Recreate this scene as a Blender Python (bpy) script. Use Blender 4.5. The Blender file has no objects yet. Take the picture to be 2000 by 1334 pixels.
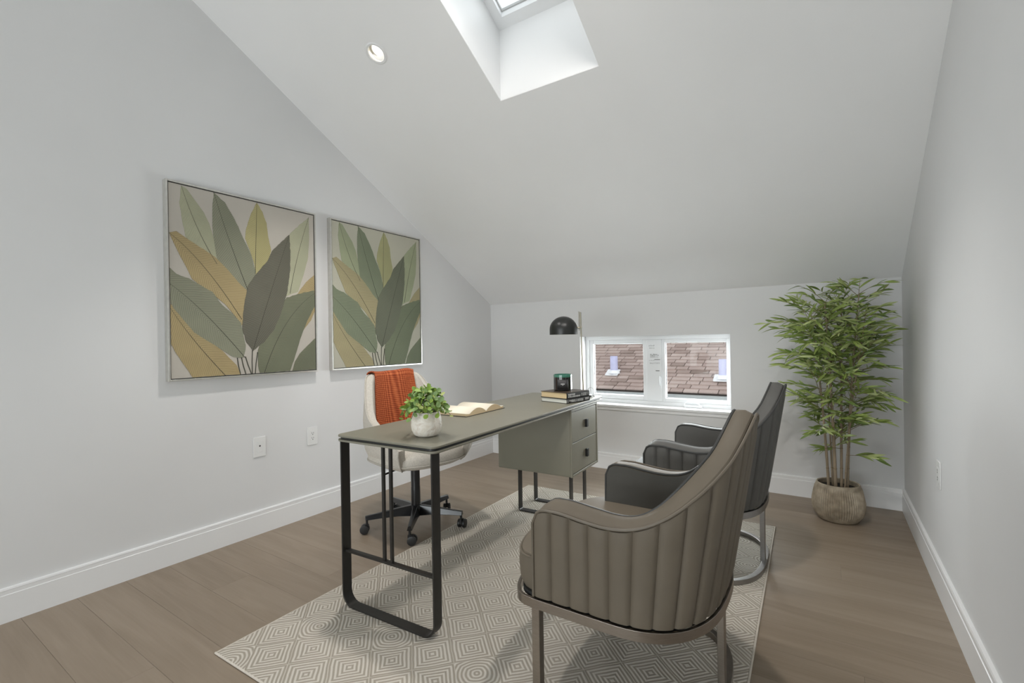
import bpy, bmesh, math, random
from mathutils import Vector, Matrix, Euler
random.seed(7)
S = bpy.context.scene
COL = S.collection
PI = math.pi

# ------------------------------------------------------------------ camera
F_PX, IMG_W, IMG_H = 929.0, 2000, 1334
CAM_POS = Vector((0, 0, 1.2))
ROT = Matrix(((0.83329152, -0.01249981, -0.55269249),      # rows: world axes in (right, down, forward)
              (0.55259879, -0.01031637, 0.83338356),
              (-0.01611891, -0.99986866, -0.00168917)))
cd = bpy.data.cameras.new('camera'); cam = bpy.data.objects.new('camera', cd); COL.objects.link(cam)
cd.sensor_fit = 'HORIZONTAL'; cd.sensor_width = 36.0; cd.lens = 36.0 * F_PX / IMG_W
cd.clip_start = 0.02; cd.clip_end = 200
right = Vector(ROT.col[0]); down = Vector(ROT.col[1]); fwd = Vector(ROT.col[2])
m3 = Matrix((right, -down, -fwd)).transposed()
cam.matrix_world = Matrix.Translation(CAM_POS) @ m3.to_4x4()
S.camera = cam

# ------------------------------------------------------------------ world, exposure
w = bpy.data.worlds.new('overcast_sky'); S.world = w; w.use_nodes = True
bg = w.node_tree.nodes['Background']; bg.inputs[0].default_value = (0.93, 0.96, 1.0, 1); bg.inputs[1].default_value = 1.6
S.view_settings.view_transform = 'Standard'; S.view_settings.look = 'None'
S.view_settings.exposure = -0.45; S.view_settings.gamma = 1.0; S.view_settings.use_curve_mapping = False

def area_light(name, loc, rot, sx, sy, power, col=(1, 1, 1)):
    l = bpy.data.lights.new(name, 'AREA'); l.shape = 'RECTANGLE'; l.size = sx; l.size_y = sy
    l.energy = power; l.color = col
    o = bpy.data.objects.new(name, l); COL.objects.link(o); o.location = loc; o.rotation_euler = rot
    return o
def spot_light(name, loc, power, angle=150, radius=0.05, col=(1.0, 0.86, 0.70), rot=(0, 0, 0)):
    l = bpy.data.lights.new(name, 'SPOT'); l.energy = power; l.spot_size = math.radians(angle); l.spot_blend = 0.8
    l.shadow_soft_size = radius; l.color = col
    o = bpy.data.objects.new(name, l); COL.objects.link(o); o.location = loc; o.rotation_euler = rot
    return o

# room constants
XL, XR, YB, YF = -3.027, 0.425, 4.157, -3.2
KNEE, SLOPE, YRIDGE = 1.59, 0.558, 0.35
ZR = KNEE + SLOPE * (YB - YRIDGE)
def zc(y): return KNEE + SLOPE * (YB - y) if y > YRIDGE else ZR - SLOPE * (YRIDGE - y)
SK = (-1.59, -0.97, 1.50, 2.318)          # skylight opening x0 x1 y0 y1
SKH = 0.41                                # height of the shaft above the ceiling
ang = math.atan(SLOPE)
FILL_WIN = (-2.85, 0.25, 0.20, 1.58)          # added fill-light window behind the viewer x0 x1 z0 z1
# daylight entering by the skylight and the knee wall window; rear fill light is added
area_light('skylight_daylight', (-1.28, 1.91, zc(1.91) + SKH + 0.16), (-ang, 0, 0), 0.75, 1.05, 5.5, (0.95, 0.98, 1.0))
area_light('rear_fill_light', ((FILL_WIN[0] + FILL_WIN[1]) / 2, YF - 0.25, 0.90), (PI / 2, 0, 0), 3.0, 1.35, 140, (0.93, 0.965, 1.0))  # added area light, evens out the room from behind the viewer
area_light('window_daylight', (-1.31, 4.62, 1.0), (math.radians(86), 0, PI), 1.6, 0.9, 130, (0.95, 0.98, 1.0))
DOWNLIGHTS = [(-2.145, 1.868), (-0.42, 1.868), (-0.74, 1.10), (-2.145, -1.2), (-0.42, -1.2)]  # first lamp is real; the other four are added out of view
for i, (x, y) in enumerate(DOWNLIGHTS):
    p = Vector((x, y, zc(y) - 0.03)); aim = (Vector((x, y, 0)), Vector((-0.75, 2.6, 0)), Vector((-2.1, 4.1, 1.0)), Vector((x, y, 0)), Vector((x, y, 0)))[i]   # second and third, both added, tilt to light the far end
    spot_light('downlight_lamp', p, (120, 105, 100, 15, 15)[i], angle=(98, 90, 92, 105, 105)[i], radius=(0.055, 0.055, 0.16, 0.1, 0.1)[i],
               col=(1.0, 0.955, 0.91), rot=(aim - p).to_track_quat('-Z', 'Y').to_euler())

# ------------------------------------------------------------------ materials
MATS = {}
def new_mat(name):
    m = bpy.data.materials.new(name); m.use_nodes = True
    nt = m.node_tree; b = nt.nodes['Principled BSDF']
    MATS[name] = m
    return m, nt, b
def N(nt, kind, **kw):
    n = nt.nodes.new(kind)
    for k, v in kw.items():
        if k in n.inputs: n.inputs[k].default_value = v
        else: setattr(n, k, v)
    return n
def L(nt, a, b): nt.links.new(a, b)
def ramp(nt, fac, stops):
    r = N(nt, 'ShaderNodeValToRGB'); L(nt, fac, r.inputs[0])
    e = r.color_ramp.elements
    while len(e) < len(stops): e.new(0.5)
    for el, (p, c) in zip(e, stops): el.position = p; el.color = (*c, 1)
    return r
def math_n(nt, op, a, b=None, c=None):
    n = N(nt, 'ShaderNodeMath', operation=op)
    for i, v in enumerate((a, b, c)):
        if v is None: continue
        if isinstance(v, (int, float)): n.inputs[i].default_value = v
        else: L(nt, v, n.inputs[i])
    return n.outputs[0]
def s2l(r, g, b):
    f = lambda c: (c / 255 / 12.92) if c / 255 <= 0.04045 else ((c / 255 + 0.055) / 1.055) ** 2.4
    return (f(r), f(g), f(b))
def mat(name, col, rough=0.5, metal=0.0, var=0.06, scale=12, bump=0.0, bscale=200, spec=0.5, coat=0, stretch=None):
    m, nt, b = new_mat(name)
    b.inputs['Roughness'].default_value = rough; b.inputs['Metallic'].default_value = metal
    b.inputs['Specular IOR Level'].default_value = spec
    if coat: b.inputs['Coat Weight'].default_value = coat
    tc = N(nt, 'ShaderNodeTexCoord')
    src = tc.outputs['Object']
    if stretch:
        mp = N(nt, 'ShaderNodeMapping'); mp.inputs['Scale'].default_value = stretch; L(nt, src, mp.inputs[0]); src = mp.outputs[0]
    n = N(nt, 'ShaderNodeTexNoise', Scale=scale, Detail=4.0); L(nt, src, n.inputs['Vector'])
    lo = tuple(max(0, c * (1 - var)) for c in col); hi = tuple(min(1, c * (1 + var)) for c in col)
    r = ramp(nt, n.outputs[0], [(0.3, lo), (0.7, hi)]); L(nt, r.outputs[0], b.inputs['Base Color'])
    if bump:
        n2 = N(nt, 'ShaderNodeTexNoise', Scale=bscale, Detail=3.0); L(nt, src, n2.inputs['Vector'])
        bp = N(nt, 'ShaderNodeBump', Strength=bump, Distance=0.002); L(nt, n2.outputs[0], bp.inputs['Height']); L(nt, bp.outputs[0], b.inputs['Normal'])
    return m
mat('wall_paint', (0.76, 0.76, 0.76), 0.75, var=0.012, scale=2, bump=0.05, bscale=120, spec=0.3)
mat('ceiling_paint', (0.92, 0.92, 0.92), 0.85, var=0.012, scale=2, bump=0.05, bscale=120, spec=0.2)
mat('trim_paint', (0.86, 0.86, 0.86), 0.35, var=0.01, scale=3)
mat('vinyl_white', (0.86, 0.87, 0.88), 0.35, var=0.01, scale=5)
mat('sealant_grey', (0.25, 0.26, 0.26), 0.6)
mat('plate_white', (0.82, 0.82, 0.81), 0.35, var=0.01)
mat('slot_dark', (0.05, 0.05, 0.05), 0.6)
mat('desk_grey', s2l(130, 127, 113), 0.38, var=0.03, scale=5, bump=0.03, bscale=400)
mat('desk_reveal', (0.02, 0.02, 0.019), 0.4)
mat('handle_black', (0.006, 0.006, 0.006), 0.5)
mat('black_metal', (0.028, 0.026, 0.023), 0.42, metal=0.3, var=0.1, scale=30)
mat('bronze_metal', (0.32, 0.285, 0.25), 0.34, metal=1.0, var=0.08, scale=40, stretch=(1, 1, 12))
mat('gunmetal', (0.30, 0.29, 0.28), 0.32, metal=1.0, var=0.08, scale=40, stretch=(1, 1, 12))
mat('chair_black_paint', (0.008, 0.008, 0.009), 0.22, var=0.1)
mat('caster_black', (0.010, 0.010, 0.010), 0.45)
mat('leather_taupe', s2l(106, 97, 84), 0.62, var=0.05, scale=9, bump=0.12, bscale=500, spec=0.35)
mat('leather_taupe_shaded', s2l(88, 86, 81), 0.62, var=0.05, scale=9, bump=0.12, bscale=500, spec=0.35)  # taupe leather darkened; the shade inside the near chair is painted in
mat('leather_charcoal', s2l(92, 91, 88), 0.62, var=0.05, scale=9, bump=0.12, bscale=500, spec=0.35)
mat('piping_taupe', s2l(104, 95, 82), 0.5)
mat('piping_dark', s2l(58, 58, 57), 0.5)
mat('under_board', (0.015, 0.015, 0.015), 0.8)
mat('boucle_cream', s2l(206, 200, 190), 0.95, var=0.10, scale=120, bump=0.6, bscale=420, spec=0.1)
mat('cream_piping', s2l(190, 184, 174), 0.9, var=0.08, scale=120)
mat('lamp_black', (0.018, 0.019, 0.018), 0.33, var=0.05)
mat('lamp_inside', (0.7, 0.68, 0.62), 0.5)
mat('lamp_brass', (0.36, 0.33, 0.26), 0.3, metal=1.0)
mat('candle_glass', (0.014, 0.015, 0.014), 0.10, var=0.05, coat=0.5)
mat('candle_rim', s2l(66, 122, 104), 0.12, var=0.05, coat=0.5)
mat('candle_label', (0.030, 0.030, 0.031), 0.5)
mat('print_white', (0.8, 0.8, 0.78), 0.6)
mat('print_grey', s2l(140, 140, 140), 0.6)
mat('print_grey_faint', s2l(186, 186, 186), 0.6)
mat('cover_black', (0.020, 0.019, 0.018), 0.45, var=0.1)
mat('cover_brown', s2l(74, 62, 52), 0.45, var=0.15, scale=25)
mat('page_cream', s2l(222, 200, 158), 0.8, var=0.06, scale=60, stretch=(1, 1, 40))
mat('page_white', s2l(226, 228, 220), 0.8, var=0.05, scale=60, stretch=(1, 1, 40))
mat('page_open', s2l(240, 232, 214), 0.8, var=0.02)
mat('page_edge', s2l(214, 192, 156), 0.8, var=0.08, scale=60, stretch=(1, 1, 40))
mat('soil', (0.02, 0.016, 0.012), 0.95, var=0.5, scale=80, bump=0.8, bscale=90)
mat('culm', s2l(150, 134, 112), 0.6, var=0.2, scale=25, stretch=(1, 1, 0.2))
mat('culm_node', s2l(128, 112, 84), 0.7)
mat('bamboo_leaf_a', s2l(134, 152, 76), 0.45, var=0.25, scale=10)
mat('bamboo_leaf_b', s2l(166, 178, 116), 0.45, var=0.25, scale=10)
mat('bamboo_leaf_c', s2l(108, 130, 64), 0.45, var=0.25, scale=10)
mat('sprig_a', s2l(146, 176, 76), 0.5, var=0.25, scale=30)
mat('sprig_b', s2l(128, 158, 92), 0.5, var=0.25, scale=30)
mat('sprig_c', s2l(192, 204, 118), 0.5, var=0.25, scale=30)
mat('sprig_stem', s2l(96, 110, 62), 0.6)
mat('art_frame', (0.62, 0.61, 0.57), 0.32, metal=0.75, var=0.06, scale=30)
mat('gutter_grey', s2l(160, 163, 162), 0.5)
mat('vent_lilac', s2l(196, 196, 226), 0.5, var=0.08, scale=8)
mat('flashing_white', (0.85, 0.85, 0.86), 0.5)
mat('deck_dark', s2l(60, 52, 48), 0.9)
mat('outside_ground', s2l(120, 122, 112), 0.95, var=0.2, scale=1)
mat('rug_binding', s2l(206, 198, 186), 0.95, var=0.06, scale=90, bump=0.5, bscale=300)
mat('rug_edge', s2l(170, 160, 146), 0.95)
mat('reflector', (0.9, 0.88, 0.82), 0.18, metal=0.6)

def emit(name, col, st):
    m, nt, b = new_mat(name)
    b.inputs['Emission Color'].default_value = (*col, 1); b.inputs['Emission Strength'].default_value = st
    n = N(nt, 'ShaderNodeTexNoise', Scale=4.0); r = ramp(nt, n.outputs[0], [(0, col), (1, col)]); L(nt, r.outputs[0], b.inputs['Base Color'])
emit('lens_glow', (1.0, 0.95, 0.86), 4)

def glass_mat():
    m, nt, b = new_mat('pane_glass')
    nt.nodes.remove(b)
    out = nt.nodes['Material Output']
    tr = N(nt, 'ShaderNodeBsdfTransparent'); tr.inputs[0].default_value = (0.97, 0.985, 0.98, 1)
    gl = N(nt, 'ShaderNodeBsdfGlossy'); gl.inputs['Roughness'].default_value = 0.02
    lw = N(nt, 'ShaderNodeLayerWeight', Blend=0.25)
    f = math_n(nt, 'MULTIPLY', lw.outputs['Fresnel'], 0.35)
    mx = N(nt, 'ShaderNodeMixShader'); L(nt, f, mx.inputs[0]); L(nt, tr.outputs[0], mx.inputs[1]); L(nt, gl.outputs[0], mx.inputs[2])
    L(nt, mx.outputs[0], out.inputs[0])
glass_mat()

def wood_mat():
    m, nt, b = new_mat('oak_plank')
    tc = N(nt, 'ShaderNodeTexCoord'); oi = N(nt, 'ShaderNodeObjectInfo')
    cmb = N(nt, 'ShaderNodeCombineXYZ'); L(nt, math_n(nt, 'MULTIPLY', oi.outputs['Random'], 37.0), cmb.inputs[0]); L(nt, math_n(nt, 'MULTIPLY', oi.outputs['Random'], 91.0), cmb.inputs[1])
    add = N(nt, 'ShaderNodeVectorMath', operation='ADD'); L(nt, tc.outputs['Object'], add.inputs[0]); L(nt, cmb.outputs[0], add.inputs[1])
    mp = N(nt, 'ShaderNodeMapping'); mp.inputs['Scale'].default_value = (0.9, 9, 1); L(nt, add.outputs[0], mp.inputs[0])
    n1 = N(nt, 'ShaderNodeTexNoise', Scale=1.6, Detail=6.0, Distortion=0.9); L(nt, mp.outputs[0], n1.inputs['Vector'])
    mp2 = N(nt, 'ShaderNodeMapping'); mp2.inputs['Scale'].default_value = (4, 120, 1); L(nt, add.outputs[0], mp2.inputs[0])
    n2 = N(nt, 'ShaderNodeTexNoise', Scale=1.0, Detail=3.0); L(nt, mp2.outputs[0], n2.inputs['Vector'])
    f = math_n(nt, 'ADD', math_n(nt, 'MULTIPLY', n1.outputs[0], 0.75), math_n(nt, 'MULTIPLY', n2.outputs[0], 0.25))
    f = math_n(nt, 'ADD', f, math_n(nt, 'MULTIPLY', math_n(nt, 'SUBTRACT', oi.outputs['Random'], 0.5), 0.16))
    r = ramp(nt, f, [(0.25, s2l(131, 116, 99)), (0.5, s2l(143, 128, 111)), (0.75, s2l(153, 138, 121))])
    L(nt, r.outputs[0], b.inputs['Base Color'])
    b.inputs['Roughness'].default_value = 0.42
    bp = N(nt, 'ShaderNodeBump', Strength=0.08, Distance=0.002); L(nt, n2.outputs[0], bp.inputs['Height']); L(nt, bp.outputs[0], b.inputs['Normal'])
wood_mat()

def rug_mat():
    m, nt, b = new_mat('rug_pile')
    tc = N(nt, 'ShaderNodeTexCoord')
    mp = N(nt, 'ShaderNodeMapping'); mp.inputs['Rotation'].default_value = (0, 0, PI / 4); L(nt, tc.outputs['Object'], mp.inputs[0])
    nz = N(nt, 'ShaderNodeTexNoise', Scale=9.0, Detail=2.0); L(nt, tc.outputs['Object'], nz.inputs['Vector'])
    wob = math_n(nt, 'MULTIPLY', math_n(nt, 'SUBTRACT', nz.outputs[0], 0.5), 0.012)
    sp = N(nt, 'ShaderNodeSeparateXYZ'); L(nt, mp.outputs[0], sp.inputs[0])
    cell = 0.150
    u = math_n(nt, 'DIVIDE', math_n(nt, 'ADD', sp.outputs[0], wob), cell); v = math_n(nt, 'DIVIDE', math_n(nt, 'ADD', sp.outputs[1], wob), cell)
    fu = math_n(nt, 'ABSOLUTE', math_n(nt, 'SUBTRACT', math_n(nt, 'FRACT', u), 0.5)); fv = math_n(nt, 'ABSOLUTE', math_n(nt, 'SUBTRACT', math_n(nt, 'FRACT', v), 0.5))
    sq = math_n(nt, 'MAXIMUM', fu, fv)
    rd = math_n(nt, 'SQRT', math_n(nt, 'ADD', math_n(nt, 'MULTIPLY', fu, fu), math_n(nt, 'MULTIPLY', fv, fv)))
    # pick a square or a rounder nest per cell
    cu = math_n(nt, 'FLOOR', u); cv = math_n(nt, 'FLOOR', v)
    cc = N(nt, 'ShaderNodeCombineXYZ'); L(nt, cu, cc.inputs[0]); L(nt, cv, cc.inputs[1])
    wn = N(nt, 'ShaderNodeTexWhiteNoise', noise_dimensions='2D'); L(nt, cc.outputs[0], wn.inputs['Vector'])
    k = math_n(nt, 'MULTIPLY', math_n(nt, 'GREATER_THAN', wn.outputs['Value'], 0.86), 0.7)
    d = math_n(nt, 'ADD', math_n(nt, 'MULTIPLY', sq, math_n(nt, 'SUBTRACT', 1.0, k)), math_n(nt, 'MULTIPLY', rd, k))
    off = math_n(nt, 'MULTIPLY', wn.outputs['Value'], 1.3)
    wv = math_n(nt, 'SINE', math_n(nt, 'ADD', math_n(nt, 'MULTIPLY', d, 2 * PI * 10.0), off))
    h = math_n(nt, 'MULTIPLY_ADD', wv, 0.5, 0.5)
    n2 = N(nt, 'ShaderNodeTexNoise', Scale=420.0, Detail=2.0); L(nt, tc.outputs['Object'], n2.inputs['Vector'])
    n3 = N(nt, 'ShaderNodeTexNoise', Scale=3.0, Detail=2.0); L(nt, tc.outputs['Object'], n3.inputs['Vector'])
    hh = math_n(nt, 'ADD', math_n(nt, 'MULTIPLY', h, 0.8), math_n(nt, 'MULTIPLY', n2.outputs[0], 0.25))
    hh = math_n(nt, 'ADD', hh, math_n(nt, 'MULTIPLY', math_n(nt, 'SUBTRACT', n3.outputs[0], 0.5), 0.3))
    r = ramp(nt, hh, [(0.12, s2l(164, 156, 143)), (0.5, s2l(190, 182, 170)), (0.85, s2l(212, 206, 196))])
    L(nt, r.outputs[0], b.inputs['Base Color']); b.inputs['Roughness'].default_value = 0.95; b.inputs['Specular IOR Level'].default_value = 0.1
    bp = N(nt, 'ShaderNodeBump', Strength=0.6, Distance=0.004); L(nt, hh, bp.inputs['Height']); L(nt, bp.outputs[0], b.inputs['Normal'])
rug_mat()

def knit_mat():
    m, nt, b = new_mat('orange_knit')
    uv = N(nt, 'ShaderNodeUVMap'); sp = N(nt, 'ShaderNodeSeparateXYZ'); L(nt, uv.outputs[0], sp.inputs[0])
    nz = N(nt, 'ShaderNodeTexNoise', Scale=14.0); L(nt, uv.outputs[0], nz.inputs['Vector'])
    wob = math_n(nt, 'MULTIPLY', nz.outputs[0], 1.4)
    a = math_n(nt, 'SINE', math_n(nt, 'ADD', math_n(nt, 'MULTIPLY', sp.outputs[0], 2 * PI * 52), wob))
    c = math_n(nt, 'SINE', math_n(nt, 'ADD', math_n(nt, 'MULTIPLY', sp.outputs[1], 2 * PI * 56), wob))
    h = math_n(nt, 'MULTIPLY_ADD', math_n(nt, 'ADD', a, c), 0.25, 0.5)
    n2 = N(nt, 'ShaderNodeTexNoise', Scale=60.0, Detail=3.0); L(nt, uv.outputs[0], n2.inputs['Vector'])
    h = math_n(nt, 'ADD', math_n(nt, 'MULTIPLY', h, 0.7), math_n(nt, 'MULTIPLY', n2.outputs[0], 0.3))
    r = ramp(nt, h, [(0.2, s2l(128, 52, 24)), (0.5, s2l(176, 84, 44)), (0.85, s2l(206, 118, 74))])
    L(nt, r.outputs[0], b.inputs['Base Color']); b.inputs['Roughness'].default_value = 0.95
    bp = N(nt, 'ShaderNodeBump', Strength=0.8, Distance=0.004); L(nt, h, bp.inputs['Height']); L(nt, bp.outputs[0], b.inputs['Normal'])
knit_mat()

def marble_mat():
    m, nt, b = new_mat('marble_pot')
    tc = N(nt, 'ShaderNodeTexCoord')
    n = N(nt, 'ShaderNodeTexNoise', Scale=18.0, Detail=6.0, Distortion=2.2); L(nt, tc.outputs['Object'], n.inputs['Vector'])
    r = ramp(nt, n.outputs[0], [(0.35, s2l(228, 218, 202)), (0.5, s2l(243, 237, 227)), (0.65, s2l(216, 203, 187))])
    L(nt, r.outputs[0], b.inputs['Base Color']); b.inputs['Roughness'].default_value = 0.5
marble_mat()

def pot_mat():
    m, nt, b = new_mat('ribbed_pot')
    tc = N(nt, 'ShaderNodeTexCoord'); sp = N(nt, 'ShaderNodeSeparateXYZ'); L(nt, tc.outputs['Object'], sp.inputs[0])
    rad = math_n(nt, 'SQRT', math_n(nt, 'ADD', math_n(nt, 'MULTIPLY', sp.outputs[0], sp.outputs[0]), math_n(nt, 'MULTIPLY', sp.outputs[1], sp.outputs[1])))
    n = N(nt, 'ShaderNodeTexNoise', Scale=30.0, Detail=5.0); L(nt, tc.outputs['Object'], n.inputs['Vector'])
    r = ramp(nt, n.outputs[0], [(0.3, s2l(146, 135, 117)), (0.7, s2l(180, 167, 147))])
    L(nt, r.outputs[0], b.inputs['Base Color']); b.inputs['Roughness'].default_value = 0.55; b.inputs['Metallic'].default_value = 0.25
pot_mat()

def shingle_mat():
    m, nt, b = new_mat('asphalt_shingle')
    tc = N(nt, 'ShaderNodeTexCoord'); oi = N(nt, 'ShaderNodeObjectInfo'); ge = N(nt, 'ShaderNodeNewGeometry')
    n = N(nt, 'ShaderNodeTexNoise', Scale=1.6, Detail=5.0); L(nt, ge.outputs['Position'], n.inputs['Vector'])
    n2 = N(nt, 'ShaderNodeTexNoise', Scale=90.0, Detail=2.0); L(nt, ge.outputs['Position'], n2.inputs['Vector'])
    f = math_n(nt, 'ADD', math_n(nt, 'MULTIPLY', n.outputs[0], 0.6), math_n(nt, 'MULTIPLY', oi.outputs['Random'], 0.36))
    f = math_n(nt, 'ADD', f, math_n(nt, 'MULTIPLY', n2.outputs[0], 0.15))
    r = ramp(nt, f, [(0.25, s2l(122, 106, 96)), (0.5, s2l(166, 146, 138)), (0.8, s2l(190, 172, 164))])
    L(nt, r.outputs[0], b.inputs['Base Color']); b.inputs['Roughness'].default_value = 0.95
shingle_mat()

def art_leaf_mat(name, base, vein, strength, freq=78):
    m, nt, b = new_mat(name)
    uv = N(nt, 'ShaderNodeUVMap'); sp = N(nt, 'ShaderNodeSeparateXYZ'); L(nt, uv.outputs[0], sp.inputs[0])
    nz = N(nt, 'ShaderNodeTexNoise', Scale=7.0, Detail=3.0); L(nt, uv.outputs[0], nz.inputs['Vector'])
    av = math_n(nt, 'ABSOLUTE', sp.outputs[1])
    ph = math_n(nt, 'ADD', math_n(nt, 'MULTIPLY', math_n(nt, 'SUBTRACT', sp.outputs[0], math_n(nt, 'MULTIPLY', av, 0.8)), freq * 2 * PI), math_n(nt, 'MULTIPLY', nz.outputs[0], 9.0))
    h = math_n(nt, 'MULTIPLY_ADD', math_n(nt, 'SINE', ph), 0.5, 0.5)
    h = math_n(nt, 'POWER', h, 3.0)
    n2 = N(nt, 'ShaderNodeTexNoise', Scale=3.0, Detail=4.0); L(nt, uv.outputs[0], n2.inputs['Vector'])
    mx = N(nt, 'ShaderNodeMix', data_type='RGBA'); L(nt, math_n(nt, 'MULTIPLY', h, strength), mx.inputs[0])
    lo = tuple(c * 0.86 for c in base); hi = tuple(min(1, c * 1.14) for c in base)
    r = ramp(nt, n2.outputs[0], [(0.3, lo), (0.7, hi)])
    L(nt, r.outputs[0], mx.inputs[6]); mx.inputs[7].default_value = (*vein, 1)
    L(nt, mx.outputs[2], b.inputs['Base Color']); b.inputs['Roughness'].default_value = 0.7
    bp = N(nt, 'ShaderNodeBump', Strength=0.35, Distance=0.002); L(nt, h, bp.inputs['Height']); L(nt, bp.outputs[0], b.inputs['Normal'])

# ------------------------------------------------------------------ mesh helpers
class MB:
    def __init__(s): s.v = []; s.f = []; s.sm = []; s.uv = None
    def add(s, vs, fs, M=None, smooth=False):
        o = len(s.v)
        s.v += [tuple(M @ Vector(p)) if M else tuple(p) for p in vs]
        s.f += [tuple(i + o for i in f) for f in fs]; s.sm += [smooth] * len(fs)
        return s
    def box(s, lo, hi, M=None):
        (a, b, c), (d, e, f) = lo, hi
        vs = [(a, b, c), (d, b, c), (d, e, c), (a, e, c), (a, b, f), (d, b, f), (d, e, f), (a, e, f)]
        return s.add(vs, [(0, 3, 2, 1), (4, 5, 6, 7), (0, 1, 5, 4), (1, 2, 6, 5), (2, 3, 7, 6), (3, 0, 4, 7)], M)
    def prism(s, poly, z0, z1, M=None):
        n = len(poly)
        vs = [(x, y, z0) for x, y in poly] + [(x, y, z1) for x, y in poly]
        fs = [tuple(range(n - 1, -1, -1)), tuple(range(n, 2 * n))] + [(i, (i + 1) % n, n + (i + 1) % n, n + i) for i in range(n)]
        return s.add(vs, fs, M)
    def lathe(s, prof, n=32, M=None, closed=False):
        vs = []; fs = []
        for r, z in prof:
            for k in range(n):
                a = 2 * PI * k / n; vs.append((r * math.cos(a), r * math.sin(a), z))
        m = len(prof)
        for j in range(m - 1 if not closed else m):
            for k in range(n):
                j2 = (j + 1) % m
                fs.append((j * n + k, j * n + (k + 1) % n, j2 * n + (k + 1) % n, j2 * n + k))
        if not closed:
            fs.append(tuple(reversed(range(n)))); fs.append(tuple((m - 1) * n + k for k in range(n)))
        return s.add(vs, fs, M, True)
    def tube(s, path, r, n=8, closed=False, M=None, caps=True, radii=None):
        P = [Vector(p) for p in path]; m = len(P); vs = []; fs = []
        ref = None
        for i in range(m):
            a = P[(i - 1) % m] if (closed or i > 0) else P[i]; b = P[(i + 1) % m] if (closed or i < m - 1) else P[i]
            t = (b - a).normalized()
            if ref is None: ref = t.orthogonal().normalized()
            ref = (ref - t * ref.dot(t)); ref = ref.normalized() if ref.length > 1e-6 else t.orthogonal().normalized()
            q = t.cross(ref); rr = radii[i] if radii else r
            for k in range(n):
                an = 2 * PI * k / n; vs.append(P[i] + (ref * math.cos(an) + q * math.sin(an)) * rr)
        for i in range(m if closed else m - 1):
            for k in range(n):
                j = (i + 1) % m
                fs.append((i * n + k, i * n + (k + 1) % n, j * n + (k + 1) % n, j * n + k))
        if not closed and caps:
            fs.append(tuple(reversed(range(n)))); fs.append(tuple((m - 1) * n + k for k in range(n)))
        return s.add(vs, fs, M, True)
    def strip(s, path, half_w, up, half_t, closed=False, M=None):
        """flat bar swept on a path: half_w along the fixed vector up, half_t along the in-plane normal"""
        P = [Vector(p) for p in path]; m = len(P); up = Vector(up).normalized(); vs = []; fs = []
        for i in range(m):
            a = P[(i - 1) % m] if (closed or i > 0) else P[i]; b = P[(i + 1) % m] if (closed or i < m - 1) else P[i]
            t = (b - a).normalized(); nn = t.cross(up).normalized()
            for du, dn in ((-1, -1), (1, -1), (1, 1), (-1, 1)):
                vs.append(P[i] + up * half_w * du + nn * half_t * dn)
        for i in range(m if closed else m - 1):
            j = (i + 1) % m
            for k in range(4): fs.append((i * 4 + k, i * 4 + (k + 1) % 4, j * 4 + (k + 1) % 4, j * 4 + k))
        if not closed: fs += [(3, 2, 1, 0), tuple((m - 1) * 4 + k for k in range(4))]
        return s.add(vs, fs, M)
    def grid(s, pts, closed_u=False, M=None, smooth=True):
        nu, nv = len(pts), len(pts[0]); vs = [p for row in pts for p in row]; fs = []
        for i in range(nu if closed_u else nu - 1):
            for j in range(nv - 1):
                k = (i + 1) % nu
                fs.append((i * nv + j, k * nv + j, k * nv + j + 1, i * nv + j + 1))
        return s.add(vs, fs, M, smooth)
    def mesh(s, name, fix=True, sharp=None):
        me = bpy.data.meshes.new(name); me.from_pydata(s.v, [], s.f); me.polygons.foreach_set('use_smooth', s.sm)
        if fix:
            bm = bmesh.new(); bm.from_mesh(me); bmesh.ops.recalc_face_normals(bm, faces=bm.faces); bm.to_mesh(me); bm.free()
        if any(s.sm): me.set_sharp_from_angle(angle=math.radians(sharp or 40))
        me.update()
        return me
    def build(s, name, material, parent=None, bevel=0, seg=2, fix=True, loc=None, sharp=None, subsurf=0, solid=0):
        me = s.mesh(name, fix, sharp); me.materials.append(MATS[material])
        o = bpy.data.objects.new(name, me); COL.objects.link(o)
        if parent: o.parent = parent
        if loc: o.location = loc
        if solid:
            md = o.modifiers.new('solid', 'SOLIDIFY'); md.thickness = solid; md.offset = 0
        if bevel:
            md = o.modifiers.new('bevel', 'BEVEL'); md.width = bevel; md.segments = seg; md.limit_method = 'ANGLE'; md.angle_limit = math.radians(35)
            for p in me.polygons: p.use_smooth = True
            me.set_sharp_from_angle(angle=math.radians(sharp or 35)); md.harden_normals = True
        if subsurf:
            md = o.modifiers.new('sub', 'SUBSURF'); md.levels = subsurf; md.render_levels = subsurf
        return o
def tag(o, label, cat, group=None, kind=None):
    o['label'] = label
    o['category'] = cat
    if group: o['group'] = group
    if kind: o['kind'] = kind
    return o
def thing(name, label, cat, loc=(0, 0, 0), rz=0, group=None, kind=None):
    o = bpy.data.objects.new(name, None); COL.objects.link(o); o.location = loc; o.rotation_euler = (0, 0, rz)
    o.empty_display_size = 0.1
    return tag(o, label, cat, group, kind)
def rrect(x0, y0, x1, y1, r, n=5):
    out = []
    for cx, cy, a0 in ((x1 - r, y1 - r, 0), (x0 + r, y1 - r, PI / 2), (x0 + r, y0 + r, PI), (x1 - r, y0 + r, 3 * PI / 2)):
        for k in range(n + 1):
            a = a0 + PI / 2 * k / n; out.append((cx + r * math.cos(a), cy + r * math.sin(a)))
    return out
def lerp_table(t, tab):
    if t <= tab[0][0]: return tab[0][1]
    for (a, va), (b, vb) in zip(tab, tab[1:]):
        if t <= b:
            k = (t - a) / (b - a); k = k * k * (3 - 2 * k) if False else k
            return va + (vb - va) * k
    return tab[-1][1]
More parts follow.
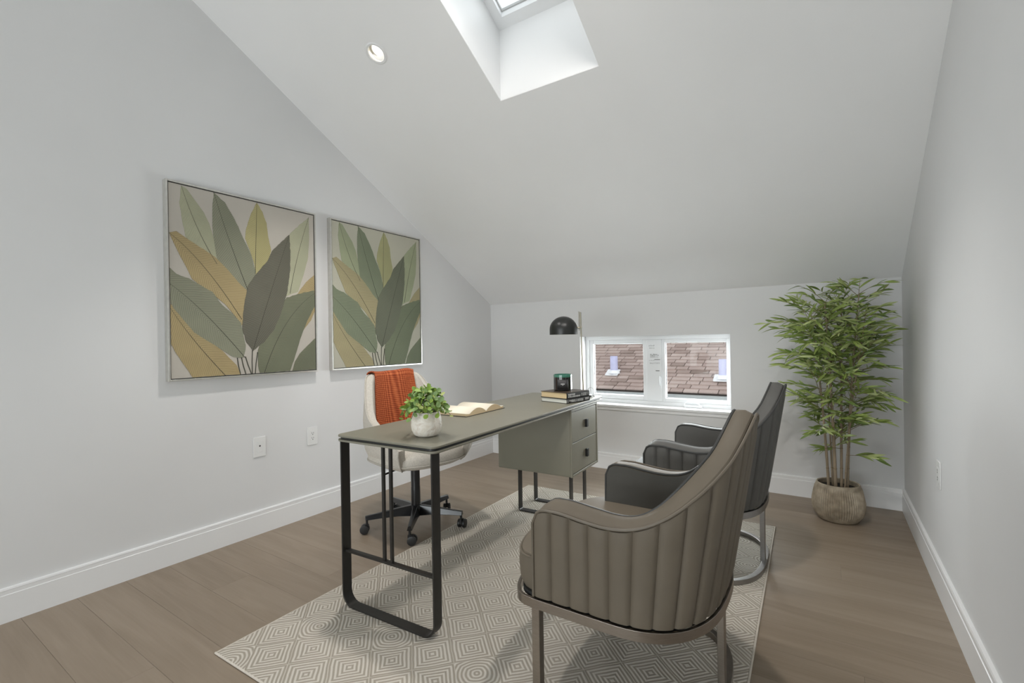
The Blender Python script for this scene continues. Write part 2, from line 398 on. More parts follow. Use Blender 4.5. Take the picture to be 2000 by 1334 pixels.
def smooth_table(t, tab):
    """monotone-ish cubic through the table"""
    n = len(tab)
    if t <= tab[0][0]: return tab[0][1]
    if t >= tab[-1][0]: return tab[-1][1]
    for i in range(n - 1):
        x0, y0 = tab[i]; x1, y1 = tab[i + 1]
        if t <= x1:
            m0 = (y1 - tab[i - 1][1]) / (x1 - tab[i - 1][0]) if i > 0 else (y1 - y0) / (x1 - x0)
            m1 = (tab[i + 2][1] - y0) / (tab[i + 2][0] - x0) if i < n - 2 else (y1 - y0) / (x1 - x0)
            h = x1 - x0; k = (t - x0) / h
            return (2*k**3 - 3*k**2 + 1)*y0 + (k**3 - 2*k**2 + k)*h*m0 + (-2*k**3 + 3*k**2)*y1 + (k**3 - k**2)*h*m1
def pix_on_x(px, py, xplane):
    d = ROT @ Vector((px - 1000, py - 667, F_PX)); t = (xplane - CAM_POS.x) / d.x
    return CAM_POS + d * t

# ------------------------------------------------------------------ room shell
fl = MB().box((XL - 0.1, YF - 0.1, -0.12), (XR + 0.1, YB + 0.25, -0.015)).build('floor', 'deck_dark')
tag(fl, 'grey-brown oak plank floor of the attic room', 'floor', kind='structure')
rows = int((YB - YF) / 0.19) + 1
PW = 0.19
y = YB - 0.003
row = 0
while y > YF:
    y0 = max(YF, y - PW)
    x = XL; off = (row * 0.77) % 1.9
    edges = [XL]
    p = XL + 0.35 + off
    while p < XR - 0.25: edges.append(p); p += 1.9
    edges.append(XR)
    for a, b in zip(edges, edges[1:]):
        hx, hy = (b - a) / 2 - 0.0002, (y - y0) / 2 - 0.0002
        o = MB().box((-hx, -hy, -0.015), (hx, hy, 0)).build('plank', 'oak_plank', fl, bevel=0.0005, seg=1, loc=((a + b) / 2, (y + y0) / 2, 0))
    y = y0; row += 1

def gable(x0, x1, name):
    pts = [(YF - 0.1, -0.015), (YB + 0.1, -0.015), (YB + 0.1, zc(YB) + 0.1), (YRIDGE, ZR + 0.2), (YF - 0.1, zc(YF) + 0.1)]
    mb = MB(); n = len(pts)
    vs = [(x0, a, b) for a, b in pts] + [(x1, a, b) for a, b in pts]
    mb.add(vs, [tuple(range(n)), tuple(range(2 * n - 1, n - 1, -1))] + [(i, (i + 1) % n, n + (i + 1) % n, n + i) for i in range(n)])
    return mb.build(name, 'wall_paint')
tag(gable(XL - 0.12, XL, 'wall_left'), 'white painted gable wall carrying the two leaf pictures', 'wall', kind='structure')
tag(gable(XR, XR + 0.12, 'wall_right'), 'white painted wall at the right edge with one outlet', 'wall', kind='structure')
WX0, WX1, WZ0, WZ1 = -1.978, -0.652, 0.582, 1.226
WT = 0.22
mb = MB()
mb.box((XL, YB, -0.015), (WX0, YB + WT, KNEE + 0.05)).box((WX1, YB, -0.015), (XR, YB + WT, KNEE + 0.05))
mb.box((WX0, YB, -0.015), (WX1, YB + WT, WZ0 - 0.02)).box((WX0, YB, WZ1), (WX1, YB + WT, KNEE + 0.05))
tag(mb.build('wall_back', 'wall_paint'), 'low white knee wall with the window in it', 'wall', kind='structure')
mb = MB(); rx0, rx1, rz0, rz1 = FILL_WIN
mb.box((XL, YF - 0.12, -0.015), (rx0, YF, zc(YF) + 0.05)).box((rx1, YF - 0.12, -0.015), (XR, YF, zc(YF) + 0.05)).box((rx0, YF - 0.12, -0.015), (rx1, YF, rz0)).box((rx0, YF - 0.12, rz1), (rx1, YF, zc(YF) + 0.05))
tag(mb.build('wall_front', 'wall_paint'), 'white wall behind the viewer', 'wall', kind='structure')

# ceiling: two slopes with skylight shafts and lamp holes cut out
LR = 0.053
def slope_mesh(ya, yb_, holes_rect, lamps, name):
    bm = bmesh.new()
    def loop(pts):
        vs = [bm.verts.new((x, y, zc(y))) for x, y in pts]
        return [bm.edges.new((vs[i], vs[(i + 1) % len(vs)])) for i in range(len(vs))]
    eds = loop([(XL - 0.02, ya), (XR + 0.02, ya), (XR + 0.02, yb_), (XL - 0.02, yb_)])
    for (x0, x1, y0, y1) in holes_rect: eds += loop([(x0, y0), (x1, y0), (x1, y1), (x0, y1)])
    ca = math.cos(ang)
    for (x, y) in lamps: eds += loop([(x + LR * math.cos(2 * PI * k / 28), y + LR * ca * math.sin(2 * PI * k / 28)) for k in range(28)])
    bmesh.ops.triangle_fill(bm, use_beauty=True, use_dissolve=False, edges=eds)
    bmesh.ops.recalc_face_normals(bm, faces=bm.faces)
    g = bmesh.ops.extrude_face_region(bm, geom=list(bm.faces), use_keep_orig=True)
    for e in g['geom']:
        if isinstance(e, bmesh.types.BMVert): e.co.z += 0.05
    bmesh.ops.recalc_face_normals(bm, faces=bm.faces)
    me = bpy.data.meshes.new(name); bm.to_mesh(me); bm.free(); me.materials.append(MATS['ceiling_paint'])
    o = bpy.data.objects.new(name, me); COL.objects.link(o); return o
c1 = slope_mesh(YRIDGE, YB + 0.02, [SK], DOWNLIGHTS[:3], 'ceiling')
tag(c1, 'steep white sloping ceiling rising from the knee wall', 'ceiling', kind='structure')
c2 = slope_mesh(YF - 0.05, YRIDGE, [], DOWNLIGHTS[3:], 'ceiling_slope')
c2.parent = c1

# skylights
def skylight(name, sk, label):
    t = thing(name, label, 'skylight', (0, 0, 0), kind='structure')
    x0, x1, y0, y1 = sk; th = 0.03; x0 += .001; x1 -= .001; y0 += .001; y1 -= .001
    def zr(y): return zc(y) + SKH
    for nm, (ax, bx, ay, by) in (('shaft_side', (x0 - th, x0, y0 - th, y1 + th)), ('shaft_side', (x1, x1 + th, y0 - th, y1 + th)), ('shaft_end', (x0, x1, y1, y1 + th)), ('shaft_end', (x0, x1, y0 - th, y0))):
        vs = [(ax, ay, zc(ay)), (bx, ay, zc(ay)), (bx, by, zc(by)), (ax, by, zc(by))]
        vs = [(x, y, z + 0.003) for x, y, z in vs] + [(x, y, zr(y)) for x, y, z in vs]
        MB().add(vs, [(0, 3, 2, 1), (4, 5, 6, 7), (0, 1, 5, 4), (1, 2, 6, 5), (2, 3, 7, 6), (3, 0, 4, 7)]).build(nm, 'trim_paint', t)
    fw = 0.055
    def slab(ax, bx, ay, by, h0, h1, nm, m):
        vs = [(ax, ay, zr(ay) + h0), (bx, ay, zr(ay) + h0), (bx, by, zr(by) + h0), (ax, by, zr(by) + h0)]
        vs += [(x, y, z - h0 + h1) for x, y, z in vs]
        return MB().add(vs, [(0, 3, 2, 1), (4, 5, 6, 7), (0, 1, 5, 4), (1, 2, 6, 5), (2, 3, 7, 6), (3, 0, 4, 7)]).build(nm, m, t)
    slab(x0 - th, x0 + fw, y0 - th, y1 + th, 0, 0.05, 'frame_rail', 'vinyl_white'); slab(x1 - fw, x1 + th, y0 - th, y1 + th, 0, 0.05, 'frame_rail', 'vinyl_white')
    slab(x0 + fw, x1 - fw, y0 - th, y0 + fw, 0, 0.05, 'frame_rail', 'vinyl_white'); slab(x0 + fw, x1 - fw, y1 - fw, y1 + th, 0, 0.05, 'frame_rail', 'vinyl_white')
    slab(x0 + fw, x1 - fw, y0 + fw, y1 - fw, 0.04, 0.046, 'pane', 'pane_glass')
    for a, b, c, d in ((x0 + fw, x0 + fw + .006, y0 + fw, y1 - fw), (x1 - fw - .006, x1 - fw, y0 + fw, y1 - fw), (x0 + fw, x1 - fw, y1 - fw - .006, y1 - fw)):
        slab(a, b, c, d, 0.028, 0.040, 'glazing_gasket', 'print_grey_faint')
    return t
skylight('window_2', SK, 'bright skylight at the top of its white shaft in the sloping ceiling')
w3 = thing('window_fill', 'wide white window added behind the viewer for fill light', 'window', kind='structure')  # unseen window, added so fill light can enter from behind
for k in range(4):
    xx = FILL_WIN[0] + (FILL_WIN[1] - FILL_WIN[0]) * k / 3; xa = min(max(xx - 0.03, FILL_WIN[0]), FILL_WIN[1] - 0.06)
    MB().box((xa, YF - 0.10, FILL_WIN[2] + 0.06), (xa + 0.06, YF - 0.04, FILL_WIN[3] - 0.06)).build('frame_stile', 'vinyl_white', w3)
for z in (FILL_WIN[2], FILL_WIN[3] - 0.06): MB().box((FILL_WIN[0], YF - 0.10, z), (FILL_WIN[1], YF - 0.04, z + 0.06)).build('frame_rail', 'vinyl_white', w3)
MB().box((FILL_WIN[0] + 0.06, YF - 0.072, FILL_WIN[2] + 0.06), (FILL_WIN[1] - 0.06, YF - 0.068, FILL_WIN[3] - 0.06)).build('pane', 'pane_glass', w3)

# baseboards
def baseboard(name, M, length, label):
    prof = [(0, 0), (0.016, 0), (0.016, 0.120), (0.0135, 0.122), (0.0135, 0.139), (0.0145, 0.141), (0.012, 0.148), (0, 0.150)]
    n = len(prof)
    vs = [(0, a, b) for a, b in prof] + [(length, a, b) for a, b in prof]
    o = MB().add(vs, [tuple(range(n)), tuple(range(2 * n - 1, n - 1, -1))] + [(i, (i + 1) % n, n + (i + 1) % n, n + i) for i in range(n)], M).build(name, 'trim_paint')
    tag(o, label, 'baseboard', kind='structure')
baseboard('baseboard_left', Matrix.Translation((XL, YB, 0)) @ Matrix.Rotation(-PI / 2, 4, 'Z'), YB - YF, 'white baseboard under the two pictures')
baseboard('baseboard_right', Matrix.Translation((XR, YF, 0)) @ Matrix.Rotation(PI / 2, 4, 'Z'), YB - YF, 'white baseboard along the right wall')
baseboard('baseboard_back', Matrix.Translation((XR, YB, 0)) @ Matrix.Rotation(PI, 4, 'Z'), XR - XL, 'white baseboard below the window')

# ------------------------------------------------------------------ window in the knee wall
win = thing('window_1', 'white double casement window in the low wall', 'window', (0, 0, 0), kind='structure')
FY = YB + 0.125                                    # front of the frame
def wbox(nm, x0, x1, z0, z1, y0, y1, m='vinyl_white', par=win, bev=0.003):
    return MB().box((x0, y0, z0), (x1, y1, z1)).build(nm, m, par, bevel=bev)
wbox('jamb_return', WX0, WX0 + 0.004, WZ0, WZ1, YB + 0.001, FY, 'trim_paint', bev=0)
fr = [('frame_rail', WX0 + .004, WX1, WZ1 - 0.035, WZ1), ('frame_rail', WX0 + .004, WX1, WZ0 + 0.015, WZ0 + 0.05), ('frame_stile', WX0 + .004, WX0 + 0.04, WZ0 + .05, WZ1 - .035), ('frame_stile', WX1 - 0.02, WX1, WZ0 + .05, WZ1 - .035)]
for nm, a, b, c, d in fr: wbox(nm, a, b, c, d, FY, FY + 0.07)
XM0, XM1 = -1.372, -1.222                          # mullion
mul = wbox('mullion', XM0, XM1 - 0.016, WZ0 + 0.05, WZ1 - 0.035, FY, FY + 0.07)
def sash(x0, x1, z0, z1, fw, yy):
    s = MB()
    s.box((x0, yy, z0), (x0 + fw, yy + 0.05, z1)).box((x1 - fw, yy, z0), (x1, yy + 0.05, z1)).box((x0 + fw, yy, z0), (x1 - fw, yy + 0.05, z0 + fw * 1.1)).box((x0 + fw, yy, z1 - fw), (x1 - fw, yy + 0.05, z1))
    sh = s.build('sash', 'vinyl_white', win, bevel=0.003)
    g = MB()
    a, b, c, d = x0 + fw, x1 - fw, z0 + fw * 1.1, z1 - fw
    for q in ((a, a + .005, c, d), (b - .005, b, c, d), (a, b, c, c + .004), (a, b, d - .004, d)): g.box((q[0], yy + 0.022, q[2]), (q[1], yy + 0.034, q[3]))
    g.build('gasket', 'sealant_grey', sh)
    MB().box((a, yy + 0.028, c), (b, yy + 0.032, d)).build('pane', 'pane_glass', sh)
sash(WX0 + 0.04, XM0, 0.632, 1.191, 0.038, FY + 0.012)
sash(XM1 - 0.016, WX1 - 0.02, 0.632, 1.191, 0.030, FY + 0.005)
# sill, apron, crank and lock
MB().prism(rrect(WX0 - 0.0, YB - 0.022, WX1 + 0.0, FY + 0.01, 0.004, 2), WZ0 - 0.004, WZ0 + 0.016).build('sill', 'trim_paint', win, bevel=0.003)
wbox('apron', WX0 + .002, WX1 - .002, WZ0 - 0.035, WZ0 - 0.004, YB - 0.010, YB - 0.0005, 'trim_paint')
ck = MB().prism(rrect(-1.045, -0.0, -0.895, 0.03, 0.01, 3), 0, 0.02).build('crank_cover', 'vinyl_white', win, bevel=0.004, loc=(0, FY - 0.032, WZ0 + 0.016))
MB().tube([(-1.035, 0.006, 0.018), (-1.035, 0.004, 0.036), (-1.015, 0.003, 0.046), (-0.96, 0.003, 0.048), (-0.925, 0.004, 0.04), (-0.91, 0.006, 0.02)], 0.005, 8).build('crank_handle', 'vinyl_white', ck)
lk = MB().prism(rrect(-0.010, -0.05, 0.010, 0.05, 0.006, 3), 0, 0.008, Matrix.Translation((-1.253, FY, 0.80)) @ Matrix.Rotation(PI / 2, 4, 'X')).build('lock_plate', 'vinyl_white', win, bevel=0.002)
MB().tube([(-1.253, FY - 0.008, 0.775), (-1.253, FY - 0.022, 0.79), (-1.253, FY - 0.026, 0.83), (-1.253, FY - 0.02, 0.862)], 0.006, 8).build('lock_lever', 'vinyl_white', lk)
# faint printing on the mullion film
rs = random.Random(3)
pr = MB(); pf = MB()
def mark(m, x0, x1, z0, z1): m.box((x0, FY - 0.0012, z0), (x1, FY + 0.0002, z1))
def scrib(m, x0, x1, z, h, n):
    x = x0
    for k in range(n):
        wd = (x1 - x0) / n
        z1 = z + h * rs.uniform(0.5, 1.0)
        mark(m, x + wd * .1, x + wd * .3, z, z1); mark(m, x + wd * .1, x + wd * .85, z1 - h * .18, z1)
        if rs.random() < 0.6: mark(m, x + wd * .65, x + wd * .85, z + h * .1, z1)
        x += wd
scrib(pf, -1.352, -1.300, 1.128, 0.014, 6); scrib(pf, -1.348, -1.300, 1.108, 0.010, 5)
scrib(pf, -1.340, -1.262, 1.024, 0.040, 6)
mark(pr, -1.302, -1.252, 1.006, 1.012); scrib(pf, -1.350, -1.300, 0.998, 0.008, 4); scrib(pf, -1.345, -1.255, 0.970, 0.013, 9); mark(pr, -1.292, -1.258, 0.905, 0.913)
pr.build('printed_line', 'print_grey', mul); pf.build('printed_lettering', 'print_grey_faint', mul)

# ------------------------------------------------------------------ recessed downlights
def downlight(x, y, label):
    t = thing('downlight', label, 'light', (x, y, zc(y)), group='recessed ceiling lamps')
    t.rotation_euler = (-ang if y > YRIDGE else ang, 0, 0)
    MB().lathe([(LR - 0.002, 0.0), (LR + 0.012, -0.0005), (LR + 0.013, -0.002), (LR + 0.006, -0.006), (LR - 0.004, -0.004), (LR - 0.005, 0.006)], 40, closed=True).build('trim_ring', 'trim_paint', t)
    MB().lathe([(LR - 0.004, 0.0), (LR - 0.004, 0.03), (LR - 0.014, 0.032), (LR - 0.016, 0.055), (LR - 0.012, 0.058), (LR - 0.001, 0.04), (LR - 0.001, 0.0)], 40, closed=True).build('reflector', 'reflector', t)
    MB().lathe([(0.0005, 0.050), (LR - 0.017, 0.050), (LR - 0.017, 0.056), (0.0005, 0.056)], 32).build('lens', 'lens_glow', t)
    MB().lathe([(LR + 0.004, 0.0), (LR + 0.004, 0.1), (0.001, 0.1), (0.001, 0.104), (LR + 0.008, 0.104), (LR + 0.008, 0.0)], 32, closed=True).build('housing', 'under_board', t)
downlight(*DOWNLIGHTS[0], 'lit recessed ceiling lamp left of the skylight')
downlight(*DOWNLIGHTS[1], 'added unseen fill lamp right of the skylight')  # this lamp and those below are added for even light
downlight(*DOWNLIGHTS[2], 'added unseen fill lamp high on the slope near the ridge')
for p, s_ in ((DOWNLIGHTS[3], 'left'), (DOWNLIGHTS[4], 'right')): downlight(*p, 'added unseen fill lamp on the rear slope, ' + s_ + ' one')

# ------------------------------------------------------------------ wall plates
def plate(name, label, M, kind):
    t = thing(name, label, 'wall plate'); t.matrix_world = M        # local: x along wall, y out, z up
    MB().prism(rrect(-0.040, -0.063, 0.040, 0.063, 0.004, 3), 0, 0.006, Matrix.Rotation(PI / 2, 4, 'X') @ Matrix.Scale(-1, 4, (0, 0, 1))).build('cover', 'plate_white', t, bevel=0.002)
    ins = MB().prism(rrect(-0.0175, -0.034, 0.0175, 0.034, 0.003, 3), 0, 0.0075, Matrix.Rotation(PI / 2, 4, 'X') @ Matrix.Scale(-1, 4, (0, 0, 1))).build('insert', 'plate_white', t, bevel=0.001)
    d = MB()
    if kind == 'duplex':
        for zz in (0.016, -0.018):
            for xx in (-0.006, 0.006): d.box((xx - 0.0012, 0.0070, zz), (xx + 0.0012, 0.0079, zz + 0.009))
            d.lathe([(0.003, 0), (0.003, 0.0085)], 10, Matrix.Translation((0, 0, zz - 0.006)) @ Matrix.Rotation(-PI / 2, 4, 'X'))
        d.build('socket_slots', 'slot_dark', ins)
    else:
        d.lathe([(0.0055, 0), (0.0055, 0.0082)], 14, Matrix.Translation((0, 0, 0.006)) @ Matrix.Rotation(-PI / 2, 4, 'X')).build('jack_hole', 'slot_dark', ins)
ML = Matrix.Rotation(-PI / 2, 4, 'Z')      # y -> +x
plate('jack_plate', 'white wall plate with a single dark jack below the pictures', Matrix.Translation((XL, 1.630, 0.550)) @ ML, 'jack')
plate('outlet_plate', 'white duplex socket plate on the left wall', Matrix.Translation((XL, 2.003, 0.555)) @ ML, 'duplex')
plate('outlet_plate', 'white socket plate on the right wall', Matrix.Translation((XR, 2.925, 0.547)) @ Matrix.Rotation(PI / 2, 4, 'Z'), 'duplex')

# ------------------------------------------------------------------ pictures
CR = lambda p: (300 + p[0] * 540 / 1715, 340 + p[1] * 540 / 1715)     # measured outline points to photo pixels
XA = XL + 0.035
LEAVES = [  # name-less list: palette key, outline, midrib, drawn back to front
 ('pale', [(178,75),(215,100),(265,170),(320,245),(352,310),(385,420),(405,520),(420,600),(380,590),(300,500),(205,390),(185,290),(168,180)], [(178,75),(280,340),(400,560)]),
 ('olive', [(645,180),(680,240),(705,310),(715,390),(735,480),(718,530),(680,600),(640,640),(630,560),(600,470),(572,400),(580,340),(610,250)], [(645,180),(640,400),(636,620)]),
 ('pale', [(965,275),(910,318),(850,375),(820,500),(815,620),(830,755),(900,728),(930,640),(962,520),(968,400)], [(965,275),(900,500),(850,740)]),
 ('sage', [(380,118),(400,135),(450,185),(497,265),(530,330),(560,400),(600,480),(622,545),(636,610),(640,680),(610,740),(560,720),(470,625),(400,530),(383,430),(371,330),(371,210)], [(380,118),(470,400),(590,720)]),
 ('gold', [(1004,628),(950,670),(905,730),(860,800),(880,900),(925,975),(980,905),(1010,850)], None),
 ('gold', [(95,362),(150,360),(235,418),(320,470),(390,518),(470,600),(530,670),(582,720),(592,800),(575,870),(552,940),(520,890),(450,805),(380,750),(300,695),(245,650),(200,560),(130,425)], [(95,365),(330,590),(552,900)]),
 ('gold', [(104,800),(150,850),(220,930),(280,990),(350,1030),(430,1090),(480,1140),(520,1180),(543,1244),(250,1272),(200,1180),(150,1110),(110,1050)], [(106,830),(260,1030),(450,1250)]),
 ('sage', [(95,580),(150,620),(230,650),(300,690),(370,730),(430,810),(490,860),(545,920),(562,1000),(578,1060),(562,1136),(500,1130),(420,1080),(340,1030),(260,980),(200,910),(130,830),(102,795)], [(100,680),(330,870),(570,1132)]),
 ('green', [(1006,720),(900,745),(830,765),(770,860),(730,960),(670,1040),(652,1090),(652,1160),(664,1238),(850,1225),(880,1130),(920,1000),(960,900),(1010,820)], [(1004,740),(830,920),(692,1236)]),
 ('dark', [(845,380),(851,480),(850,600),(832,740),(795,860),(752,960),(690,1040),(620,1095),(582,1040),(556,960),(560,860),(575,760),(590,690),(640,620),(710,540),(740,480),(800,420)], [(845,380),(722,760),(620,1095)]),
 ('green', [(1019,1015),(960,1060),(910,1110),(880,1160),(865,1222),(1023,1215)], None),
]
STEMS = [[(525,1135),(545,1243)], [(550,1132),(578,1243)], [(575,1128),(612,1242)], [(618,1090),(618,1242)], [(650,1100),(636,1242)]]
PAL = {1: dict(pale=s2l(164, 164, 138), olive=s2l(166, 158, 112), sage=s2l(124, 125, 106), gold=s2l(156, 139, 100), green=s2l(106, 109, 88), dark=s2l(92, 90, 77), bg=s2l(188, 182, 172)),
       2: dict(pale=s2l(152, 158, 128), olive=s2l(158, 156, 114), sage=s2l(114, 122, 99), gold=s2l(152, 143, 109), green=s2l(106, 114, 90), dark=s2l(98, 102, 84), bg=s2l(184, 182, 166))}
for k in (1, 2):
    for key, c in PAL[k].items():
        if key == 'bg': mat('canvas_bg%d' % k, c, 0.8, var=0.05, scale=3, bump=0.3, bscale=900)
        else: art_leaf_mat('paint_%s%d' % (key, k), c, tuple(min(1, q * (1.45 if key != 'pale' else 1.15) + 0.02) for q in c), 0.75 if key in ('dark', 'gold', 'sage') else 0.3)
mat('paint_rib', s2l(66, 66, 54), 0.7)
def picture(k, y0, y1, z0, z1, label):
    D = 0.040
    t = thing('wall_picture', label, 'picture', (XL, y0, z0), group='pair of framed leaf pictures')
    Wd, Hh = y1 - y0, z1 - z0; fw = 0.010
    fr = MB()
    for nm, a, b, c, d in (('frame_side', 0, fw, 0, Hh), ('frame_side', Wd - fw, Wd, 0, Hh), ('frame_rail', fw, Wd - fw, 0, fw), ('frame_rail', fw, Wd - fw, Hh - fw, Hh)):
        MB().box((0.001, a, c), (D, b, d)).build(nm, 'art_frame', t, bevel=0.001, seg=1)
    MB().box((0.002, fw, fw), (D - 0.014, Wd - fw, Hh - fw)).build('backing', 'slot_dark', t)
    g = 0.005; zf = D - 0.006
    MB().box((D - 0.014, fw + g, fw + g), (zf, Wd - fw - g, Hh - fw - g)).build('canvas', 'canvas_bg%d' % k, t)
    # outline points -> unit square of the first picture -> this picture
    ref = dict(y0=1.128, y1=2.036, z0=1.011, z1=2.110)
    def conv(p):
        q = pix_on_x(*CR(p), XA); u = (q.y - ref['y0']) / (ref['y1'] - ref['y0']); v = (q.z - ref['z0']) / (ref['z1'] - ref['z0'])
        e = fw + g + 0.0005
        return (min(max(u * Wd, e), Wd - e), min(max(v * Hh, e), Hh - e))
    for i, (key, out, rib) in enumerate(LEAVES):
        # rough up the outline a little
        pts = [conv(p) for p in out]; fine = []
        rr = random.Random(i * 7 + 1)
        cxm = sum(p[0] for p in pts) / len(pts); cym = sum(p[1] for p in pts) / len(pts)
        for a, b in zip(pts, pts[1:] + pts[:1]):
            n = max(1, int(math.hypot(b[0] - a[0], b[1] - a[1]) / 0.02))
            for j in range(n):
                x = a[0] + (b[0] - a[0]) * j / n; yv = a[1] + (b[1] - a[1]) * j / n; s_ = 1 + rr.uniform(-0.012, 0.012)
                e = fw + g + 0.0005
                fine.append((min(max(cxm + (x - cxm) * s_, e), Wd - e), min(max(cym + (yv - cym) * s_, e), Hh - e)))
        x0 = zf + 0.0002 + i * 0.00018; x1 = x0 + 0.0009
        n = len(fine)
        bm = bmesh.new()
        vs = [bm.verts.new((x1, a, b)) for a, b in fine]; es = [bm.edges.new((vs[j], vs[(j + 1) % n])) for j in range(n)]
        bmesh.ops.triangle_fill(bm, use_beauty=True, use_dissolve=False, edges=es)
        for f in bm.faces:
            if f.normal.x < 0: f.normal_flip()
        bot = [bm.verts.new((zf - 0.0005, a, b)) for a, b in fine]
        for j in range(n):
            try: bm.faces.new((vs[j], vs[(j + 1) % n], bot[(j + 1) % n], bot[j]))
            except ValueError: pass
        uvl = bm.loops.layers.uv.new('UVMap')
        if rib: ra, rb = conv(rib[0]), conv(rib[-1])
        else: ra, rb = max(pts, key=lambda p: p[1]), min(pts, key=lambda p: p[1])
        ax = Vector((rb[0] - ra[0], rb[1] - ra[1])); ln = ax.length; ax.normalize(); nx = Vector((-ax.y, ax.x))
        for f in bm.faces:
            for lp in f.loops:
                q = Vector((lp.vert.co.y - ra[0], lp.vert.co.z - ra[1])); lp[uvl].uv = (q.dot(ax) , q.dot(nx))
        me = bpy.data.meshes.new('painted_leaf'); bm.to_mesh(me); bm.free(); me.materials.append(MATS['paint_%s%d' % (key, k)])
        o = bpy.data.objects.new('painted_leaf', me); COL.objects.link(o); o.parent = t
        if rib:
            P = [conv(p) for p in rib]; path = []
            for j in range(13):
                u = j / 12; b0 = (1 - u) ** 2; b1 = 2 * u * (1 - u); b2 = u * u
                mid = (2 * P[1][0] - (P[0][0] + P[2][0]) / 2, 2 * P[1][1] - (P[0][1] + P[2][1]) / 2)
                path.append((x1, b0 * P[0][0] + b1 * mid[0] + b2 * P[2][0], b0 * P[0][1] + b1 * mid[1] + b2 * P[2][1]))
            MB().tube(path, 0.0012, 6, radii=[0.0007 + 0.0010 * j / 12 for j in range(13)]).build('midrib', 'paint_rib', o)
    for st in STEMS:
        a, b = conv(st[0]), conv(st[1])
        MB().tube([(zf + 0.001, *a), (zf + 0.001, (a[0] + b[0]) / 2 - 0.002, (a[1] + b[1]) / 2), (zf + 0.001, *b)], 0.0028, 6).build('painted_stem', 'paint_sage%d' % k if False else 'paint_rib', t)
picture(1, 1.122, 2.032, 1.006, 2.114, 'larger-looking framed banana leaf picture with ochre leaves, nearer the viewer')
picture(2, 2.150, 3.066, 1.006, 2.114, 'greener framed leaf picture behind the desk chair')

# ------------------------------------------------------------------ rug
RZ = 0.009
RUG_ROT = math.radians(1.7)
rug = thing('area_rug', 'pale cream rug with raised concentric diamond pattern under the desk', 'rug', (-2.003, 0.888, 0), RUG_ROT)
RW, RL = 1.795, 2.45
MB().box((0.012, 0.004, 0.0003), (RW - 0.012, RL - 0.004, RZ)).build('pile', 'rug_pile', rug, bevel=0.003)
for a, b in (((0.004, 0.004), (RW - 0.004, 0.004)), ((0.004, RL - 0.004), (RW - 0.004, RL - 0.004)), ((0.008, 0.004), (0.008, RL - 0.004)), ((RW - 0.008, 0.004), (RW - 0.008, RL - 0.004))):
    MB().tube([(*a, 0.0046), (*b, 0.0046)], 0.0043, 8).build('binding', 'rug_binding', rug)

# ------------------------------------------------------------------ desk
T = 0.785
DK = (-1.587, 1.371); DROT = math.radians(2.6)
desk = thing('writing_desk', 'grey-green writing desk with black metal legs and a two drawer cabinet', 'desk', (DK[0], DK[1], RZ), DROT)
DW, DL = 0.585, 1.90
def dz(z): return z - RZ
MB().prism(rrect(-DW/2, 0, DW/2, DL, 0.035, 6), dz(T - 0.010), dz(T)).build('top_board', 'desk_grey', desk, bevel=0.003)
MB().prism(rrect(-DW/2 + .010, .010, DW/2 - .010, DL - .010, 0.03, 6), dz(T - 0.020), dz(T - 0.010)).build('shadow_gap', 'desk_reveal', desk)
MB().prism(rrect(-DW/2, 0, DW/2, DL, 0.035, 6), dz(T - 0.030), dz(T - 0.020)).build('lower_board', 'desk_grey', desk, bevel=0.003)
def uframe(u0, u1, v, z_top, r, hw, ht):
    P = [(u0, v, z_top)]
    for k in range(9):
        a = PI + PI / 2 * k / 8; P.append((u0 + r + r * math.cos(a), v, r + ht + r * math.sin(a)))
    for k in range(9):
        a = 1.5 * PI + PI / 2 * k / 8; P.append((u1 - r + r * math.cos(a), v, r + ht + r * math.sin(a)))
    P.append((u1, v, z_top))
    return MB().strip(P, hw, (0, 1, 0), ht)
lf = uframe(-0.262, 0.272, 0.030, dz(T - 0.030), 0.06, 0.024, 0.004).build('leg_frame', 'black_metal', desk, bevel=0.001, seg=1)
MB().box((-0.258, 0.020, 0.240), (0.268, 0.040, 0.252)).build('crossbar', 'black_metal', lf, bevel=0.001, seg=1)
for u in (-0.018, 0.026):
    MB().box((u - 0.006, 0.024, 0.252), (u + 0.006, 0.036, dz(T - 0.030))).build('upright_rod', 'black_metal', lf)
for v in (1.455, 1.685):
    uframe(-0.165, 0.225, v, dz(0.32), 0.012, 0.023, 0.004).build('leg_frame', 'black_metal', desk, bevel=0.001, seg=1)
# cabinet body with drawers facing the armchairs
cu0, cu1, cv0, cv1, cz0, cz1 = -0.272, 0.284, 1.345, 1.800, dz(0.318), dz(T - 0.034)
cb = MB()
cb.prism(rrect(cv0, cz0, cv1, cz1, 0.012, 4), cu0, cu1 - 0.012, Matrix(((0, 0, 1, 0), (1, 0, 0, 0), (0, 1, 0, 0), (0, 0, 0, 1))))
cab = cb.build('cabinet', 'desk_grey', desk, bevel=0.002)
lip = MB(); th = 0.015
lip.box((cu1 - 0.012, cv0, cz0), (cu1, cv0 + th, cz1)).box((cu1 - 0.012, cv1 - th, cz0), (cu1, cv1, cz1)).box((cu1 - 0.012, cv0 + th, cz0), (cu1, cv1 - th, cz0 + th)).box((cu1 - 0.012, cv0 + th, cz1 - th), (cu1, cv1 - th, cz1))
lip.build('front_edge', 'desk_grey', cab, bevel=0.002)
MB().box((cu1 - 0.012, cv0 + th, cz0 + th), (cu1 - 0.010, cv1 - th, cz1 - th)).build('drawer_gap', 'desk_reveal', cab)
zm = (cz0 + cz1) / 2
